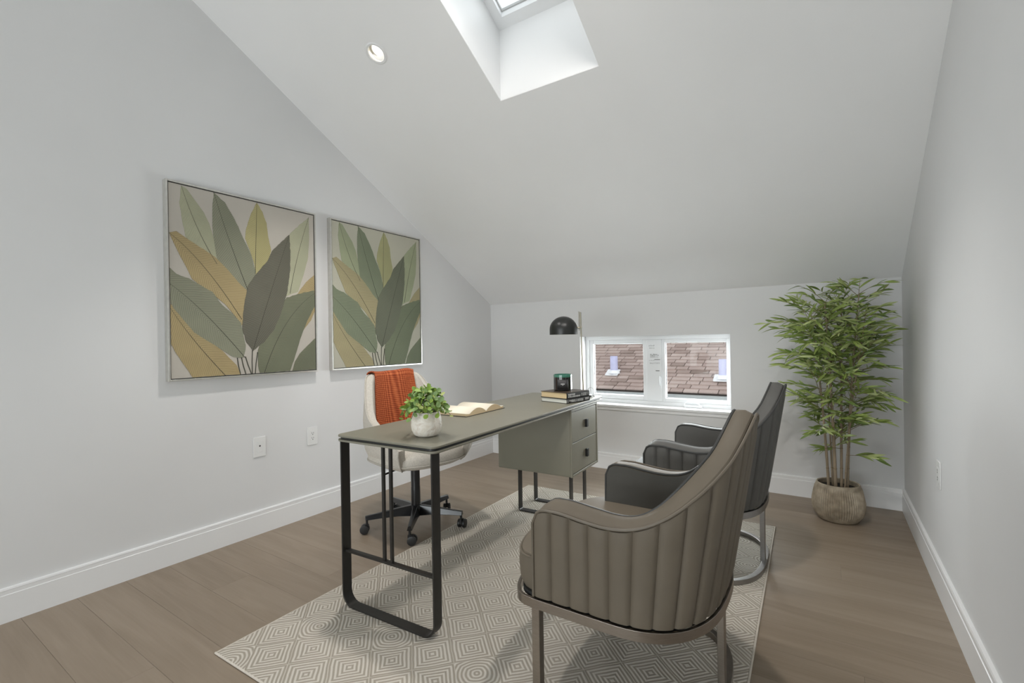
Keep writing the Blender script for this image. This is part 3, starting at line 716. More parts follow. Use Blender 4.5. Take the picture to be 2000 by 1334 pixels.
for a, b in ((cz0 + th + 0.004, zm - 0.003), (zm + 0.003, cz1 - th - 0.004)):
    d = MB().box((cu1 - 0.010, cv0 + th + 0.004, a), (cu1 - 0.004, cv1 - th - 0.004, b)).build('drawer', 'desk_grey', cab, bevel=0.0015)
    vc = (cv0 + cv1) / 2 + 0.012; zz = (a + b) / 2
    MB().box((cu1 - 0.002, vc - 0.013, zz - 0.026), (cu1 + 0.014, vc + 0.013, zz + 0.026)).build('handle', 'handle_black', d, bevel=0.001, seg=1)
MB().box((cu0 + 0.05, cv0 + 0.05, cz1), (cu1 - 0.05, cv1 - 0.05, dz(T - 0.030))).build('cabinet_spacer', 'desk_reveal', desk)

# ------------------------------------------------------------------ armchairs
def densify(f, n): return [f(i / n) for i in range(n + 1)]
def arc_resample(P):
    acc = [0]
    for a, b in zip(P, P[1:]): acc.append(acc[-1] + math.hypot(b[0] - a[0], b[1] - a[1]))
    return acc
class UPlan:
    """U-shaped plan: straight arms then a rounded back (x = +back)."""
    def __init__(s, tip, a, back, n):
        half = [(tip + (0 - tip) * i / 40, -a) for i in range(40)]
        for i in range(161):
            th = PI / 2 * i / 160
            half.append((back * math.sin(th) ** (2 / n), -a * math.cos(th) ** (2 / n) if i < 160 else 0.0))
        s.P = half + [(x, -y) for x, y in reversed(half[:-1])]
        s.acc = arc_resample(s.P); s.L = s.acc[-1]
    def at(s, d):
        d = min(max(d, 0), s.L)
        import bisect
        i = min(max(bisect.bisect_right(s.acc, d) - 1, 0), len(s.P) - 2)
        k = (d - s.acc[i]) / max(1e-9, s.acc[i + 1] - s.acc[i])
        a, b = s.P[i], s.P[i + 1]
        return (a[0] + (b[0] - a[0]) * k, a[1] + (b[1] - a[1]) * k)
    def nrm(s, d):
        a, b = s.at(d - 0.012), s.at(d + 0.012)
        t = Vector((b[0] - a[0], b[1] - a[1])); t.normalize()
        return Vector((t.y, -t.x))                     # outward
AP = UPlan(-0.240, 0.362, 0.285, 2.7)
HALF = AP.L / 2
ZT = [(0.05, 0.640), (0.10, 0.640), (0.18, 0.630), (0.26, 0.625), (0.33, 0.637), (0.40, 0.675), (0.48, 0.745), (0.56, 0.820), (0.64, 0.885), (0.71, 0.925), (HALF - 0.01, 0.942), (HALF, 0.942)]
Z0 = 0.352
def arm_top(d):
    e = min(d, AP.L - d)
    z = smooth_table(max(e, 0.05), ZT)
    r = 0.05
    if e < r: z = z - r + math.sqrt(max(0, r * r - (r - e) ** 2))
    return z
def leanw(x): return max(0.0, min(1.0, (x + 0.02) / 0.28)) ** 1.3
def ap_pt(d, z, off):
    x, y = AP.at(d); n = AP.nrm(d)
    k = leanw(x)
    zz = max(0, z - Z0)
    return Vector((x + n.x * off + k * zz * 0.165, y + n.y * off * 1.0, z))
def thick(d):
    e = min(d, AP.L - d); return 0.105 - 0.035 * min(1, max(0, (e - 0.2) / 0.4))
def tilt(d):
    e = min(d, AP.L - d); return 0.012
def make_armchair(label, loc, rz, outer, inner, topm, pipe, pipe_in, metal):
    t = thing('armchair', label, 'chair', (*loc, RZ), rz, group='channel-backed armchairs facing the desk')
    # padded shell: inner face and body
    ds = [AP.L * i / 96 for i in range(97)]
    sec = []
    for d in ds:
        zt = arm_top(d); w_ = thick(d); tl = tilt(d); row = []
        for k in range(9): row.append(ap_pt(d, Z0 + (zt - 0.004 - Z0) * k / 8, -0.007))
        row.append(ap_pt(d, zt + 0.002, -0.012))
        row.append(ap_pt(d, zt + tl * 0.7 + 0.004, -w_ * 0.5))
        row.append(ap_pt(d, zt + tl + 0.0, -w_ + 0.010)); 
        row.append(ap_pt(d, zt + tl - 0.010, -w_))
        for k in range(8, -1, -1): row.append(ap_pt(d, Z0 + (zt - 0.012 - Z0) * k / 8, -w_ - 0.004 * math.sin(PI * k / 8)))
        sec.append(row)
    n = len(sec[0])
    def pick(lo, hi): return [r[lo:hi] for r in sec]
    body = MB(); body.grid(pick(0, 10)); 
    body.add(sec[0], [tuple(range(n))]); body.add(sec[-1], [tuple(range(n))])
    body.build('shell', outer, t)
    MB().grid(pick(9, 13)).build('top_band', topm, t)
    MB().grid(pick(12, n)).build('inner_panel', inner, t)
    # vertical channels on the outside
    NP = 24
    for i in range(NP):
        d0, d1 = AP.L * i / NP, AP.L * (i + 1) / NP
        g = []
        for a in range(9):
            q = a / 8; d = d0 + (d1 - d0) * q
            bul = 0.0125 * (max(0.0, math.sin(PI * q))) ** 0.42 - 0.0050
            col = []
            zt = arm_top(d) - 0.006
            for k in range(13):
                v = k / 12; ed = min(1, v * 14 + 0.15, (1 - v) * 16 + 0.15)
                col.append(ap_pt(d, Z0 + (zt - Z0) * v, bul * ed ** 0.5 if bul > 0 else bul))
            g.append(col)
        MB().grid(g).build('channel', outer, t, fix=False)
    # piping along the outer and inner top edge and down the arm fronts
    def edge(off_f, z_f):
        return [ap_pt(d, z_f(d), off_f(d)) for d in ds]
    po = [ap_pt(0.0, Z0 + (arm_top(0) - Z0) * k / 6, 0.001) for k in range(6)] + edge(lambda d: 0.001, lambda d: arm_top(d) + 0.001) + [ap_pt(AP.L, Z0 + (arm_top(0) - Z0) * k / 6, 0.001) for k in range(5, -1, -1)]
    pi_ = [ap_pt(0.0, Z0 + (arm_top(0) - Z0) * k / 6, -thick(0)) for k in range(6)] + edge(lambda d: -thick(d) + 0.003, lambda d: arm_top(d) + tilt(d) - 0.003) + [ap_pt(AP.L, Z0 + (arm_top(0) - Z0) * k / 6, -thick(0)) for k in range(5, -1, -1)]
    MB().tube(po, 0.0048, 8).build('piping', pipe, t)
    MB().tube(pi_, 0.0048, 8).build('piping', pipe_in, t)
    # seat outline: the U inside plus a bowed front
    def outline(inset, bow, ya):
        pts = [(x, y) for x, y in (( p.x, p.y) for p in (ap_pt(AP.L * i / 60, Z0, -inset) for i in range(61)))]
        a = pts[-1]; b = pts[0]; front = []
        for k in range(1, 24):
            th = PI * k / 24
            front.append((a[0] - bow * math.sin(th) ** 0.7, a[1] * math.cos(th) / abs(1) ))
        return pts + front
    ol = outline(0.020, 0.145, 0.34)
    def ring(z, ins): 
        cx = sum(p[0] for p in ol) / len(ol)
        return [((x - cx) * (1 - (ins if x < -0.25 else max(ins, 0))) + cx, y * (1 - max(ins, 0)), z) for x, y in ol]
    m = len(ol); st = MB(); rows = [ring(z, i) for z, i in ((Z0, 0.02), (Z0 + 0.03, -0.012), (Z0 + 0.075, -0.024), (Z0 + 0.105, -0.014), (Z0 + 0.122, 0.015), (Z0 + 0.131, 0.09), (Z0 + 0.134, 0.25), (Z0 + 0.134, 0.6))]
    st.grid([list(c) + [c[0]] for c in rows]); st.add(rows[-1], [tuple(range(m))], smooth=True); st.add(rows[0], [tuple(range(m))])
    seat = st.build('seat', outer, t)
    MB().tube([p for p in ring(Z0 + 0.114, -0.004)], 0.004, 6, closed=True).build('seat_piping', pipe, seat)
    MB().prism([(x, y) for x, y in outline(0.012, 0.125, 0.34)], Z0 - 0.012, Z0 + 0.002).build('seat_board', 'under_board', t)
    fo = outline(-0.004, 0.140, 0.35)
    MB().strip([(x, y, Z0 - 0.020) for x, y in fo], 0.016, (0, 0, 1), 0.006, closed=True).build('seat_frame', metal, t, bevel=0.0015, seg=1)
    # legs and open ring base
    h = 0.0145
    for sy in (-1, 1):
        MB().box((-0.232 - h, sy * 0.352 - h, 0.0), (-0.232 + h, sy * 0.352 + h, Z0 - 0.034)).build('leg', metal, t, bevel=0.002)
    MB().box((0.272 - h, -h * 1.2, 0.0), (0.272 + h * 0.6, h * 1.2, Z0 - 0.034)).build('leg', metal, t, bevel=0.002)
    base = [ap_pt(AP.L * (0.015 + 0.97 * i / 80), Z0, -0.008) for i in range(81)]
    MB().strip([(p.x, p.y, 0.0125) for p in base], 0.0125, (0, 0, 1), 0.013).build('base_ring', metal, t, bevel=0.002)
    return t
make_armchair('taupe leather armchair with channelled back and bronze legs, nearest the viewer', (-0.575, 1.695), 0.0, 'leather_taupe', 'leather_taupe_shaded', 'leather_taupe', 'piping_taupe', 'piping_dark', 'bronze_metal')
make_armchair('charcoal leather armchair with channelled back, further away near the potted bamboo', (-0.565, 2.800), 0.0, 'leather_charcoal', 'leather_charcoal', 'leather_charcoal', 'piping_dark', 'piping_dark', 'gunmetal')

# ------------------------------------------------------------------ swivel desk chair
oc = thing('swivel_chair', 'cream fabric bucket desk chair on a black five-star base', 'chair', (-2.255, 2.235, 0.0045), math.radians(-14))
oc.rotation_euler = (0, -0.014, math.radians(-14))
def cplan(s):
    """s 0..1 around the bucket from right front, by the back, to left front; chair faces +x"""
    th = (s - 0.5) * 2                                  # -1..1
    a = th * 2.10                                       # angle from the back (-x)
    x = -0.265 * math.copysign(abs(math.cos(a)) ** 0.72, math.cos(a)); yv = -0.295 * math.copysign(abs(math.sin(a)) ** 0.62, math.sin(a))
    if abs(a) > PI / 2: x = 0.62 * (abs(a) - PI / 2) ** 1.0 * 0.80; yv = -0.295 * math.copysign(1 - 0.10 * ((abs(a) - PI / 2) / 0.53) ** 2, a)
    return x, yv
def ctop(s):
    e = abs(s - 0.5) * 2
    return smooth_table(e, [(0, 0.985), (0.22, 0.985), (0.38, 0.965), (0.48, 0.90), (0.62, 0.775), (0.80, 0.665), (0.95, 0.600), (1.0, 0.560)])
def cpt(s, v, off):
    x, yv = cplan(s); zb = 0.425; zt = ctop(s); z = zb + (zt - zb) * v
    sc = 0.80 + 0.20 * min(1, max(0, (z - zb) / 0.10)) ** 0.6
    lean = 0.13 * max(0, z - 0.55) * max(0, min(1, -x / 0.2))
    x2, y2 = cplan(min(1, s + 0.01)); x1, y1 = cplan(max(0, s - 0.01))
    t = Vector((x2 - x1, y2 - y1)); t.normalize(); n = Vector((-t.y, t.x))
    c = Vector((x, yv))
    if n.dot(c) < 0: n = -n
    nar = 1 - 0.16 * max(0, (z - 0.70) / 0.3)
    return Vector((x * sc + n.x * off - lean, (yv * sc + n.y * off) * nar, z))
NS = 64
sec = []
for i in range(NS + 1):
    s = i / NS; row = []
    for k in range(13): row.append(cpt(s, k / 12 * 0.985, 0.0))
    row.append(cpt(s, 1.0, -0.010)); row.append(cpt(s, 1.012, -0.026)); row.append(cpt(s, 1.0, -0.042))
    for k in range(12, -1, -1): row.append(cpt(s, k / 12 * 0.985, -0.052))
    sec.append(row)
b = MB(); b.grid(sec); b.add(sec[0], [tuple(range(len(sec[0])))]); b.add(sec[-1], [tuple(range(len(sec[0])))])
b.build('bucket_shell', 'boucle_cream', oc, sharp=60)
MB().tube([cpt(0, k / 8, 0.0) for k in range(8)] + [cpt(i / NS, 1.0, -0.002) for i in range(NS + 1)] + [cpt(1, k / 8, 0.0) for k in range(7, -1, -1)], 0.005, 8).build('piping', 'cream_piping', oc)
# bowl under the seat
def ring_c(z, sc, xs=1.0): 
    out = []
    for i in range(48):
        a = 2 * PI * i / 48; n_ = 2.8
        c_, s_ = math.cos(a), math.sin(a)
        x = 0.315 * math.copysign(abs(c_) ** (2 / n_), c_); yv = 0.285 * math.copysign(abs(s_) ** (2 / n_), s_)
        if x < 0: x *= 0.80
        out.append((x * sc * xs, yv * sc, z))
    return out
bw = MB(); rows = [ring_c(z, s) for z, s in ((0.418, 0.45), (0.420, 0.70), (0.428, 0.86), (0.442, 0.95), (0.455, 0.975))]
bw.grid([r + [r[0]] for r in rows]); bw.add(rows[0], [tuple(range(48))]); bw.add(rows[-1], [tuple(range(48))]); bw.build('seat_pan', 'boucle_cream', oc)
MB().tube(ring_c(0.455, 0.985), 0.006, 8, closed=True).build('seat_piping', 'cream_piping', oc)
ct = MB(); rows = [ring_c(z, s) for z, s in ((0.452, 0.93), (0.462, 0.985), (0.490, 0.985), (0.510, 0.94), (0.525, 0.85), (0.535, 0.65), (0.540, 0.3))]
ct.grid([r + [r[0]] for r in rows]); ct.add(rows[0], [tuple(range(48))]); ct.add(rows[-1], [tuple(range(48))], smooth=True); ct.build('seat_cushion', 'boucle_cream', oc)
MB().lathe([(0.0, 0.085), (0.030, 0.085), (0.030, 0.25), (0.029, 0.255), (0.029, 0.405), (0.060, 0.408), (0.060, 0.418), (0.0, 0.418)], 28).build('gas_column', 'chair_black_paint', oc)
MB().tube([(0.0, -0.02, 0.405), (0.02, -0.16, 0.392), (0.03, -0.25, 0.378)], 0.006, 8).build('height_lever', 'chair_black_paint', oc)
hub = MB().lathe([(0.0, 0.065), (0.034, 0.068), (0.042, 0.085), (0.042, 0.125), (0.036, 0.138), (0.0, 0.138)], 28).build('base_hub', 'chair_black_paint', oc)
OFF = math.radians(14)
for q in range(5):
    a = math.radians(-124 + 72 * q) + OFF
    M = Matrix.Rotation(a, 4, 'Z')
    sp = MB()
    vs = []
    for u, hw, z0, z1 in ((0.02, 0.030, 0.070, 0.138), (0.12, 0.026, 0.083, 0.130), (0.24, 0.020, 0.085, 0.117), (0.320, 0.016, 0.084, 0.110)):
        vs += [(u, -hw, z0), (u, hw, z0), (u, hw * 0.5, z1), (u, -hw * 0.5, z1)]
    fs = [(3, 2, 1, 0), (12, 13, 14, 15)] + [(i * 4 + k, i * 4 + (k + 1) % 4, i * 4 + 4 + (k + 1) % 4, i * 4 + 4 + k) for i in range(3) for k in range(4)]
    sp.add(vs, fs, M); sp.build('base_spoke', 'chair_black_paint', oc, bevel=0.003)
    # twin-wheel caster
    r = random.Random(q + 2).uniform(0, 6.28)
    Mc = M @ Matrix.Translation((0.310, 0, 0)) @ Matrix.Rotation(r, 4, 'Z')
    c = MB(); c.lathe([(0.0, 0.052), (0.0075, 0.052), (0.0075, 0.092), (0.0, 0.092)], 12, Mc)
    c.box((-0.012, -0.007, 0.028), (0.022, 0.007, 0.058), Mc)
    cs = c.build('caster', 'caster_black', oc)
    for sy in (-1, 1):
        Mw = Mc @ Matrix.Translation((0.014, sy * 0.0165, 0.0280)) @ Matrix.Rotation(PI / 2, 4, 'X')
        MB().lathe([(0.0, -0.0085), (0.019, -0.0085), (0.0270, -0.007), (0.0280, 0.0), (0.0270, 0.007), (0.019, 0.0095), (0.0, 0.0085)], 24, Mw).build('wheel', 'caster_black', cs)

# orange throw over the backrest
th_ = thing('knitted_throw', 'orange knitted throw hung over the cream desk chair back', 'blanket', (-2.255, 2.235, 0.0045), math.radians(-14))
th_.rotation_euler = (0, -0.014, math.radians(-14))
pts = []; uvs = []
NU, NVV = 40, 64
for i in range(NU + 1):
    q = i / NU
    row = []; ru = []
    for j in range(NVV + 1):
        v = j / NVV                                     # 0 front bottom .. 1 rear bottom
        sag = 0.0
        s = 0.365 + 0.275 * q
        # skirted bottom edge a little off square
        if v < 0.62:
            k = v / 0.62; zv = 0.28 + 0.72 * k
            wv_ = 0.004 * math.sin(q * 9 + k * 4)
            sh = -0.040 * (1 - k) * (0.5 - q) * 0.0
            p = cpt(s - 0.035 * (1 - k) * q, zv * 0.985, -0.0615 - wv_ * 0.6)
        elif v < 0.72:
            k = (v - 0.62) / 0.10
            p = cpt(s, 1.0, -0.0615 + 0.071 * k); p.z += 0.016 * math.sin(PI * k) ** 0.7 + 0.004 + 0.006 * math.sin(q * 7)
        else:
            k = (v - 0.72) / 0.28
            p = cpt(s, 1.0 * (1 - 0.34 * k), 0.0115 + 0.003 * math.sin(q * 11))
        row.append(p); ru.append((q * 0.42, v * 0.9))
    pts.append(row); uvs.append(ru)
tm = MB(); tm.grid(pts)
me = tm.mesh('throw_cloth', fix=False); me.materials.append(MATS['orange_knit'])
ul = me.uv_layers.new(name='UVMap')
flat = [u for r in uvs for u in r]
for lp in me.loops: ul.data[lp.index].uv = flat[lp.vertex_index]
tc_o = bpy.data.objects.new('throw_cloth', me); COL.objects.link(tc_o); tc_o.parent = th_
sd = tc_o.modifiers.new('solid', 'SOLIDIFY'); sd.thickness = 0.007; sd.offset = 0.0

# ------------------------------------------------------------------ things on the desk
def on_desk(x, y): return (x, y, T)
# lamp
lamp = thing('desk_lamp', 'black dome desk lamp on a slim brass pole behind the books', 'lamp', on_desk(-1.492, 3.185), 0)
MB().lathe([(0.0, 0.0), (0.062, 0.0), (0.062, 0.008), (0.058, 0.011), (0.0, 0.012)], 36).build('base', 'lamp_black', lamp)
tp = Vector((-0.012, -0.006, 0))
MB().tube([(0, 0, 0.010), tuple(tp * 0.78 + Vector((0, 0, 0.47))), tuple(tp + Vector((0, 0, 0.615)))], 0.0058, 10).build('pole', 'lamp_brass', lamp)
dj = Vector((-0.0095, -0.005, 0.503))
dirv = Vector((-0.85, -0.527, 0)).normalized()
MB().tube([tuple(dj + dirv * 0.013 + Vector((0, 0, -0.02))), tuple(dj + dirv * 0.013 + Vector((0, 0, 0.118)))], 0.0036, 8).build('slide_rod', 'lamp_brass', lamp)
MB().tube([tuple(dj - dirv * 0.006), tuple(dj + dirv * 0.030)], 0.006, 10).build('joint', 'lamp_brass', lamp)
sc_ = dj + dirv * 0.128
R_ = 0.102
prof = [(R_, -0.050), (R_, -0.012)] + [(R_ * math.cos(a * PI / 2 / 10), -0.012 + 0.096 * math.sin(a * PI / 2 / 10)) for a in range(1, 10)] + [(0.004, 0.0842)]
inn = [(max(0.002, r - 0.003), z - 0.003) for r, z in reversed(prof)]; inn[-1] = (R_ - 0.003, -0.050)
sh = MB().lathe(prof, 44, Matrix.Translation(sc_)); sh.f = sh.f[:-2]; sh.sm = sh.sm[:-2]
shade = sh.build('shade', 'lamp_black', lamp)
si = MB().lathe(inn, 44, Matrix.Translation(sc_)); si.f = si.f[:-2]; si.sm = si.sm[:-2]
si.build('shade_lining', 'lamp_inside', shade)
MB().lathe([(0.0, 0.0), (0.018, 0.0), (0.028, 0.02), (0.026, 0.04), (0.014, 0.06), (0.014, 0.08), (0.0, 0.08)], 20, Matrix.Translation(sc_ + Vector((0, 0, -0.03)))).build('bulb', 'lamp_inside', lamp)
cp = [(0.06, 0.0, 0.004)] + [(0.055 + 0.026 * math.sin(a), 0.0 + 0.01 * a / 6, 0.036 - 0.030 * math.cos(a)) for a in [k * 0.5 for k in range(13)]] + [(0.075, 0.03, 0.003), (0.05, 0.06, 0.003)]
MB().tube(cp, 0.0017, 6).build('cord', 'print_grey_faint', lamp)

# stacked books
BN = Vector((-1.411, 2.756)); BA = math.radians(-13)
def book(name, label, loc, rz, wx, ly, h, cover, pages, lettering, top):
    t = thing(name, label, 'book', loc, rz, group='two stacked hardcover books')
    # spine on +x, page ends visible on -y
    MB().box((-wx + 0.004, 0.004, 0.0028), (-0.004, ly - 0.004, h - 0.0028)).build('page_block', pages, t)
    MB().box((-wx, 0, 0), (0, ly, 0.0026)).build('back_cover', cover, t, bevel=0.0006, seg=1)
    MB().box((-wx, 0, h - 0.0026), (0, ly, h)).build('front_cover', top, t, bevel=0.0006, seg=1)
    sp = MB(); P = []
    for k in range(9):
        a = -PI / 2 + PI * k / 8; P.append((0.000 + 0.005 * math.cos(a), h / 2 + h / 2 * math.sin(a)))
    vs = [(x - 0.001, yy, z) for yy in (0, ly) for x, z in P]; n = len(P)
    vs = vs + [(x - 0.0035, y_, z) for x, y_, z in vs]
    fs = [(i, i + 1, n + i + 1, n + i) for i in range(n - 1)] + [(2*n + i, 3*n + i, 3*n + i + 1, 2*n + i + 1) for i in range(n - 1)]
    fs += [(i, 2*n + i, 2*n + i + 1, i + 1) for i in range(n - 1)] + [(n + i, n + i + 1, 3*n + i + 1, 3*n + i) for i in range(n - 1)] + [(0, n, 3*n, 2*n), (n - 1, 3*n - 1, 4*n - 1, 2*n - 1)]
    spine = sp.add(vs, fs).build('spine', cover, t)
    lm = MB(); rr = random.Random(lettering)
    for (y0, y1, z0, z1) in {1: [(0.012, 0.085, 0.55, 0.80), (0.012, 0.14, 0.22, 0.46), (0.15, 0.208, 0.52, 0.70), (0.15, 0.208, 0.28, 0.44), (0.220, 0.226, 0.3, 0.7)], 2: [(0.006, 0.010, 0.2, 0.8), (0.022, 0.05, 0.5, 0.72), (0.04, 0.17, 0.25, 0.75), (0.188, 0.230, 0.35, 0.85)]}[lettering]:
        yy = y0
        while yy < y1 - 0.002:
            wd = min(rr.uniform(0.004, 0.010), y1 - yy); a = z0 * h; b_ = z1 * h
            lm.box((0.0028, yy, a), (0.0052, yy + 0.0016, b_))
            if rr.random() < 0.6: lm.box((0.0028, yy, b_ - 0.0018), (0.0052, yy + wd * 0.7, b_))
            if rr.random() < 0.5: lm.box((0.0028, yy, a), (0.0052, yy + wd * 0.7, a + 0.0016))
            yy += wd
    lm.build('spine_lettering', 'print_white', spine)
    return t
book('hardcover_book', 'thinner black hardcover with white pages at the bottom of the stack', (*BN, T + 0.0003), BA, 0.225, 0.240, 0.029, 'cover_black', 'page_white', 2, 'cover_black')
book('hardcover_book', 'thicker dark hardcover with cream pages, on top of the other and under the candle', (BN.x - 0.001, BN.y + 0.002, T + 0.0297), BA + 0.01, 0.227, 0.238, 0.040, 'cover_black', 'page_cream', 1, 'cover_brown')
# candle
cz_ = T + 0.0297 + 0.0402
cn = thing('candle', 'black glass jar candle with a green top on the books', 'candle', (-1.510, 2.895, cz_))
cr_ = 0.062
MB().lathe([(0.0, 0.0), (cr_ - 0.006, 0.0), (cr_, 0.006), (cr_, 0.093), (cr_ - 0.004, 0.093), (cr_ - 0.004, 0.080), (0.0, 0.080)], 40).build('jar', 'candle_glass', cn)
MB().lathe([(cr_ + 0.0004, 0.0932), (cr_ + 0.0004, 0.109), (cr_ - 0.002, 0.111), (cr_ - 0.004, 0.109), (cr_ - 0.004, 0.0932)], 40, closed=True).build('jar_rim', 'candle_rim', cn)
MB().tube([(0, 0, 0.080), (0.001, 0, 0.096)], 0.0015, 6).build('wick', 'page_open', cn)
la = math.atan2(-2.93, 1.532)
lab = MB(); g = []
for i in range(13):
    a = la - 0.62 + 1.24 * i / 12; g.append([((cr_ + 0.0006) * math.cos(a), (cr_ + 0.0006) * math.sin(a), z) for z in (0.008, 0.078)])
lo_ = lab.grid(g).build('label', 'candle_label', cn, solid=0.0006)
lt = MB()
def lbar(a0, a1, z0, z1, n=4):
    gg = [[((cr_ + 0.0014) * math.cos(la + a0 + (a1 - a0) * i / n), (cr_ + 0.0014) * math.sin(la + a0 + (a1 - a0) * i / n), z) for z in (z0, z1)] for i in range(n + 1)]
    lt.grid(gg)
for k, w_ in enumerate((0.05, 0.07, 0.04, 0.06, 0.05)): lbar(-0.20 + k * 0.085, -0.20 + k * 0.085 + w_, 0.046, 0.0515, 1)
lbar(-0.06, 0.06, 0.040, 0.0425)
lt.build('label_lettering', 'print_white', lo_)

# open book
ob = thing('open_book', 'open book lying face up on the desk beside the leafy pot', 'book', (-1.775, 2.215, T), math.radians(2))
HX, PWD = 0.115, 0.185
MB().box((-HX - 0.004, -PWD - 0.012, 0.0), (HX + 0.004, PWD + 0.012, 0.0025)).build('cover', 'cover_black', ob, bevel=0.0008, seg=1)
for sy in (-1, 1):
    prof = []
    for k in range(15):
        q = k / 14
        z = 0.004 + 0.030 * (math.sin(PI * min(1, q * 1.15 + 0.02)) ** 0.75) * (1 - 0.35 * q) + (0.010 if q > 0.5 else 0.010 * q * 2)
        prof.append((sy * PWD * q, z))
    prof[-1] = (sy * PWD, 0.016)
    poly = prof + [(sy * PWD, 0.0027), (sy * 0.001, 0.0027)]
    n = len(poly)
    vs = [(-HX, a, b_) for a, b_ in poly] + [(HX, a, b_) for a, b_ in poly]
    pb = MB().add(vs, [tuple(range(n)), tuple(range(2 * n - 1, n - 1, -1))] + [(i, (i + 1) % n, n + (i + 1) % n, n + i) for i in range(14, n)]).build('page_block', 'page_edge', ob)
    MB().grid([[(x, a, b_ + 0.0004) for x in (-HX, HX)] for a, b_ in prof]).build('open_page', 'page_open', pb, solid=0.0006)

# leafy pot
pp = thing('potted_sprig', 'small round-leaved green plant in a marbled white pot on the desk', 'plant', on_desk(-1.487, 1.545))
MB().lathe([(0.0, 0.0), (0.040, 0.0), (0.054, 0.008), (0.064, 0.026), (0.068, 0.050), (0.066, 0.078), (0.059, 0.102), (0.057, 0.108), (0.053, 0.108), (0.053, 0.094), (0.0, 0.094)], 48).build('pot', 'marble_pot', pp)
MB().lathe([(0.0, 0.0935), (0.0525, 0.0935), (0.0525, 0.097), (0.0, 0.100)], 24).build('soil', 'soil', pp)
def round_leaf(nm, r):
    vs = [(0, 0, 0)]; fs = []
    n = 9
    for k in range(n):
        a = 2 * PI * k / n; vs.append((r * (1 + math.cos(a)) , r * 0.82 * math.sin(a), 0.20 * r * (math.sin(a) ** 2) + 0.10 * r * (1 + math.cos(a))))
    vs.append((r, 0, -0.02 * r)); c = n + 1
    fs = [(c, 1 + k, 1 + (k + 1) % n) for k in range(n)]
    mb = MB(); mb.add(vs[1:], [tuple(i - 1 for i in f) for f in fs], smooth=True)
    return mb
rl_meshes = []
for m_, r in (('sprig_a', 0.0130), ('sprig_b', 0.0140), ('sprig_c', 0.0116)):
    me = round_leaf('leaf', r).mesh('leaf', fix=False); me.materials.append(MATS[m_]); rl_meshes.append(me)
rg = random.Random(11)
def leaf_obj(me, parent, pos, dirv, up, sc=1.0):
    x = dirv.normalized(); z = (up - x * up.dot(x)); z = z.normalized() if z.length > 1e-4 else x.orthogonal().normalized(); yv = z.cross(x)
    M = Matrix((x, yv, z)).transposed().to_4x4(); M.translation = pos
    o = bpy.data.objects.new('leaf', me); COL.objects.link(o); o.parent = parent; o.matrix_local = M @ Matrix.Scale(sc, 4)
    return o
nl = 0
for si_ in range(42):
    a = si_ * 2.399 + rg.uniform(-0.2, 0.2); q = (si_ + 0.5) / 42; spread = math.sqrt(q)
    reach = 0.105 * spread + 0.008; top = 0.105 - 0.122 * spread ** 2.2 + rg.uniform(-0.012, 0.018)
    p0 = Vector((0.03 * spread * math.cos(a), 0.03 * spread * math.sin(a), 0.096))
    p2 = Vector((reach * math.cos(a), reach * math.sin(a), 0.100 + top)); p1 = Vector((p2.x * 0.55, p2.y * 0.55, 0.100 + max(top, 0.035) + 0.035 * spread))
    path = [p0 * (1 - u) ** 2 + p1 * 2 * u * (1 - u) + p2 * u * u for u in [k / 8 for k in range(9)]]
    MB().tube(path, 0.0012, 5).build('stem', 'sprig_stem', pp)
    nn = 7
    for k in range(nn):
        u = 0.40 + 0.60 * k / (nn - 1); c = p0 * (1 - u) ** 2 + p1 * 2 * u * (1 - u) + p2 * u * u
        tg = ((p1 - p0) * (1 - u) + (p2 - p1) * u).normalized()
        sd_ = tg.cross(Vector((0, 0, 1))); sd_ = sd_.normalized() if sd_.length > 1e-3 else Vector((1, 0, 0))
        an = k * 2.1 + rg.uniform(-0.5, 0.5); dd = sd_ * math.cos(an) + tg.cross(sd_) * math.sin(an) + tg * 0.45
        upv = Vector((0, 0, 1)) * 0.8 + tg * 0.6 + Vector((rg.uniform(-.4, .4), rg.uniform(-.4, .4), 0))
        leaf_obj(rl_meshes[rg.choice((0, 0, 1, 1, 2))], pp, c, dd, upv, rg.uniform(0.75, 1.2)); nl += 1

# ------------------------------------------------------------------ potted bamboo
bp_ = thing('potted_bamboo', 'tall potted bamboo in a ribbed grey-brown pot in the corner', 'plant', (0.045, 3.762, 0))
ppf = [(0.0, 0.0), (0.098, 0.0), (0.112, 0.006), (0.134, 0.045), (0.146, 0.090), (0.145, 0.125), (0.135, 0.180), (0.124, 0.225), (0.121, 0.238), (0.115, 0.240), (0.110, 0.236), (0.112, 0.205), (0.0, 0.205)]
pv = []; nb = 132
pm = MB()
prof_f = []
for (r0, z0), (r1, z1) in zip(ppf, ppf[1:]):
    for k in range(3): prof_f.append((r0 + (r1 - r0) * k / 3, z0 + (z1 - z0) * k / 3))
prof_f.append(ppf[-1])
g = []
for j, (r, z) in enumerate(prof_f):
    rowp = []
    for k in range(nb + 1):
        a = 2 * PI * k / nb
        rib = (0.0030 if k % 2 else -0.0030) if 0.02 < z < 0.222 and r > 0.1 and j < 27 else 0
        rowp.append(((r + rib) * math.cos(a), (r + rib) * math.sin(a), z))
    g.append(rowp)
pm.grid(g); pm.build('pot', 'ribbed_pot', bp_, sharp=50)
MB().lathe([(0.0, 0.204), (0.1115, 0.204), (0.1115, 0.208), (0.06, 0.212), (0.0, 0.212)], 32).build('soil', 'soil', bp_)
rb_ = random.Random(23)
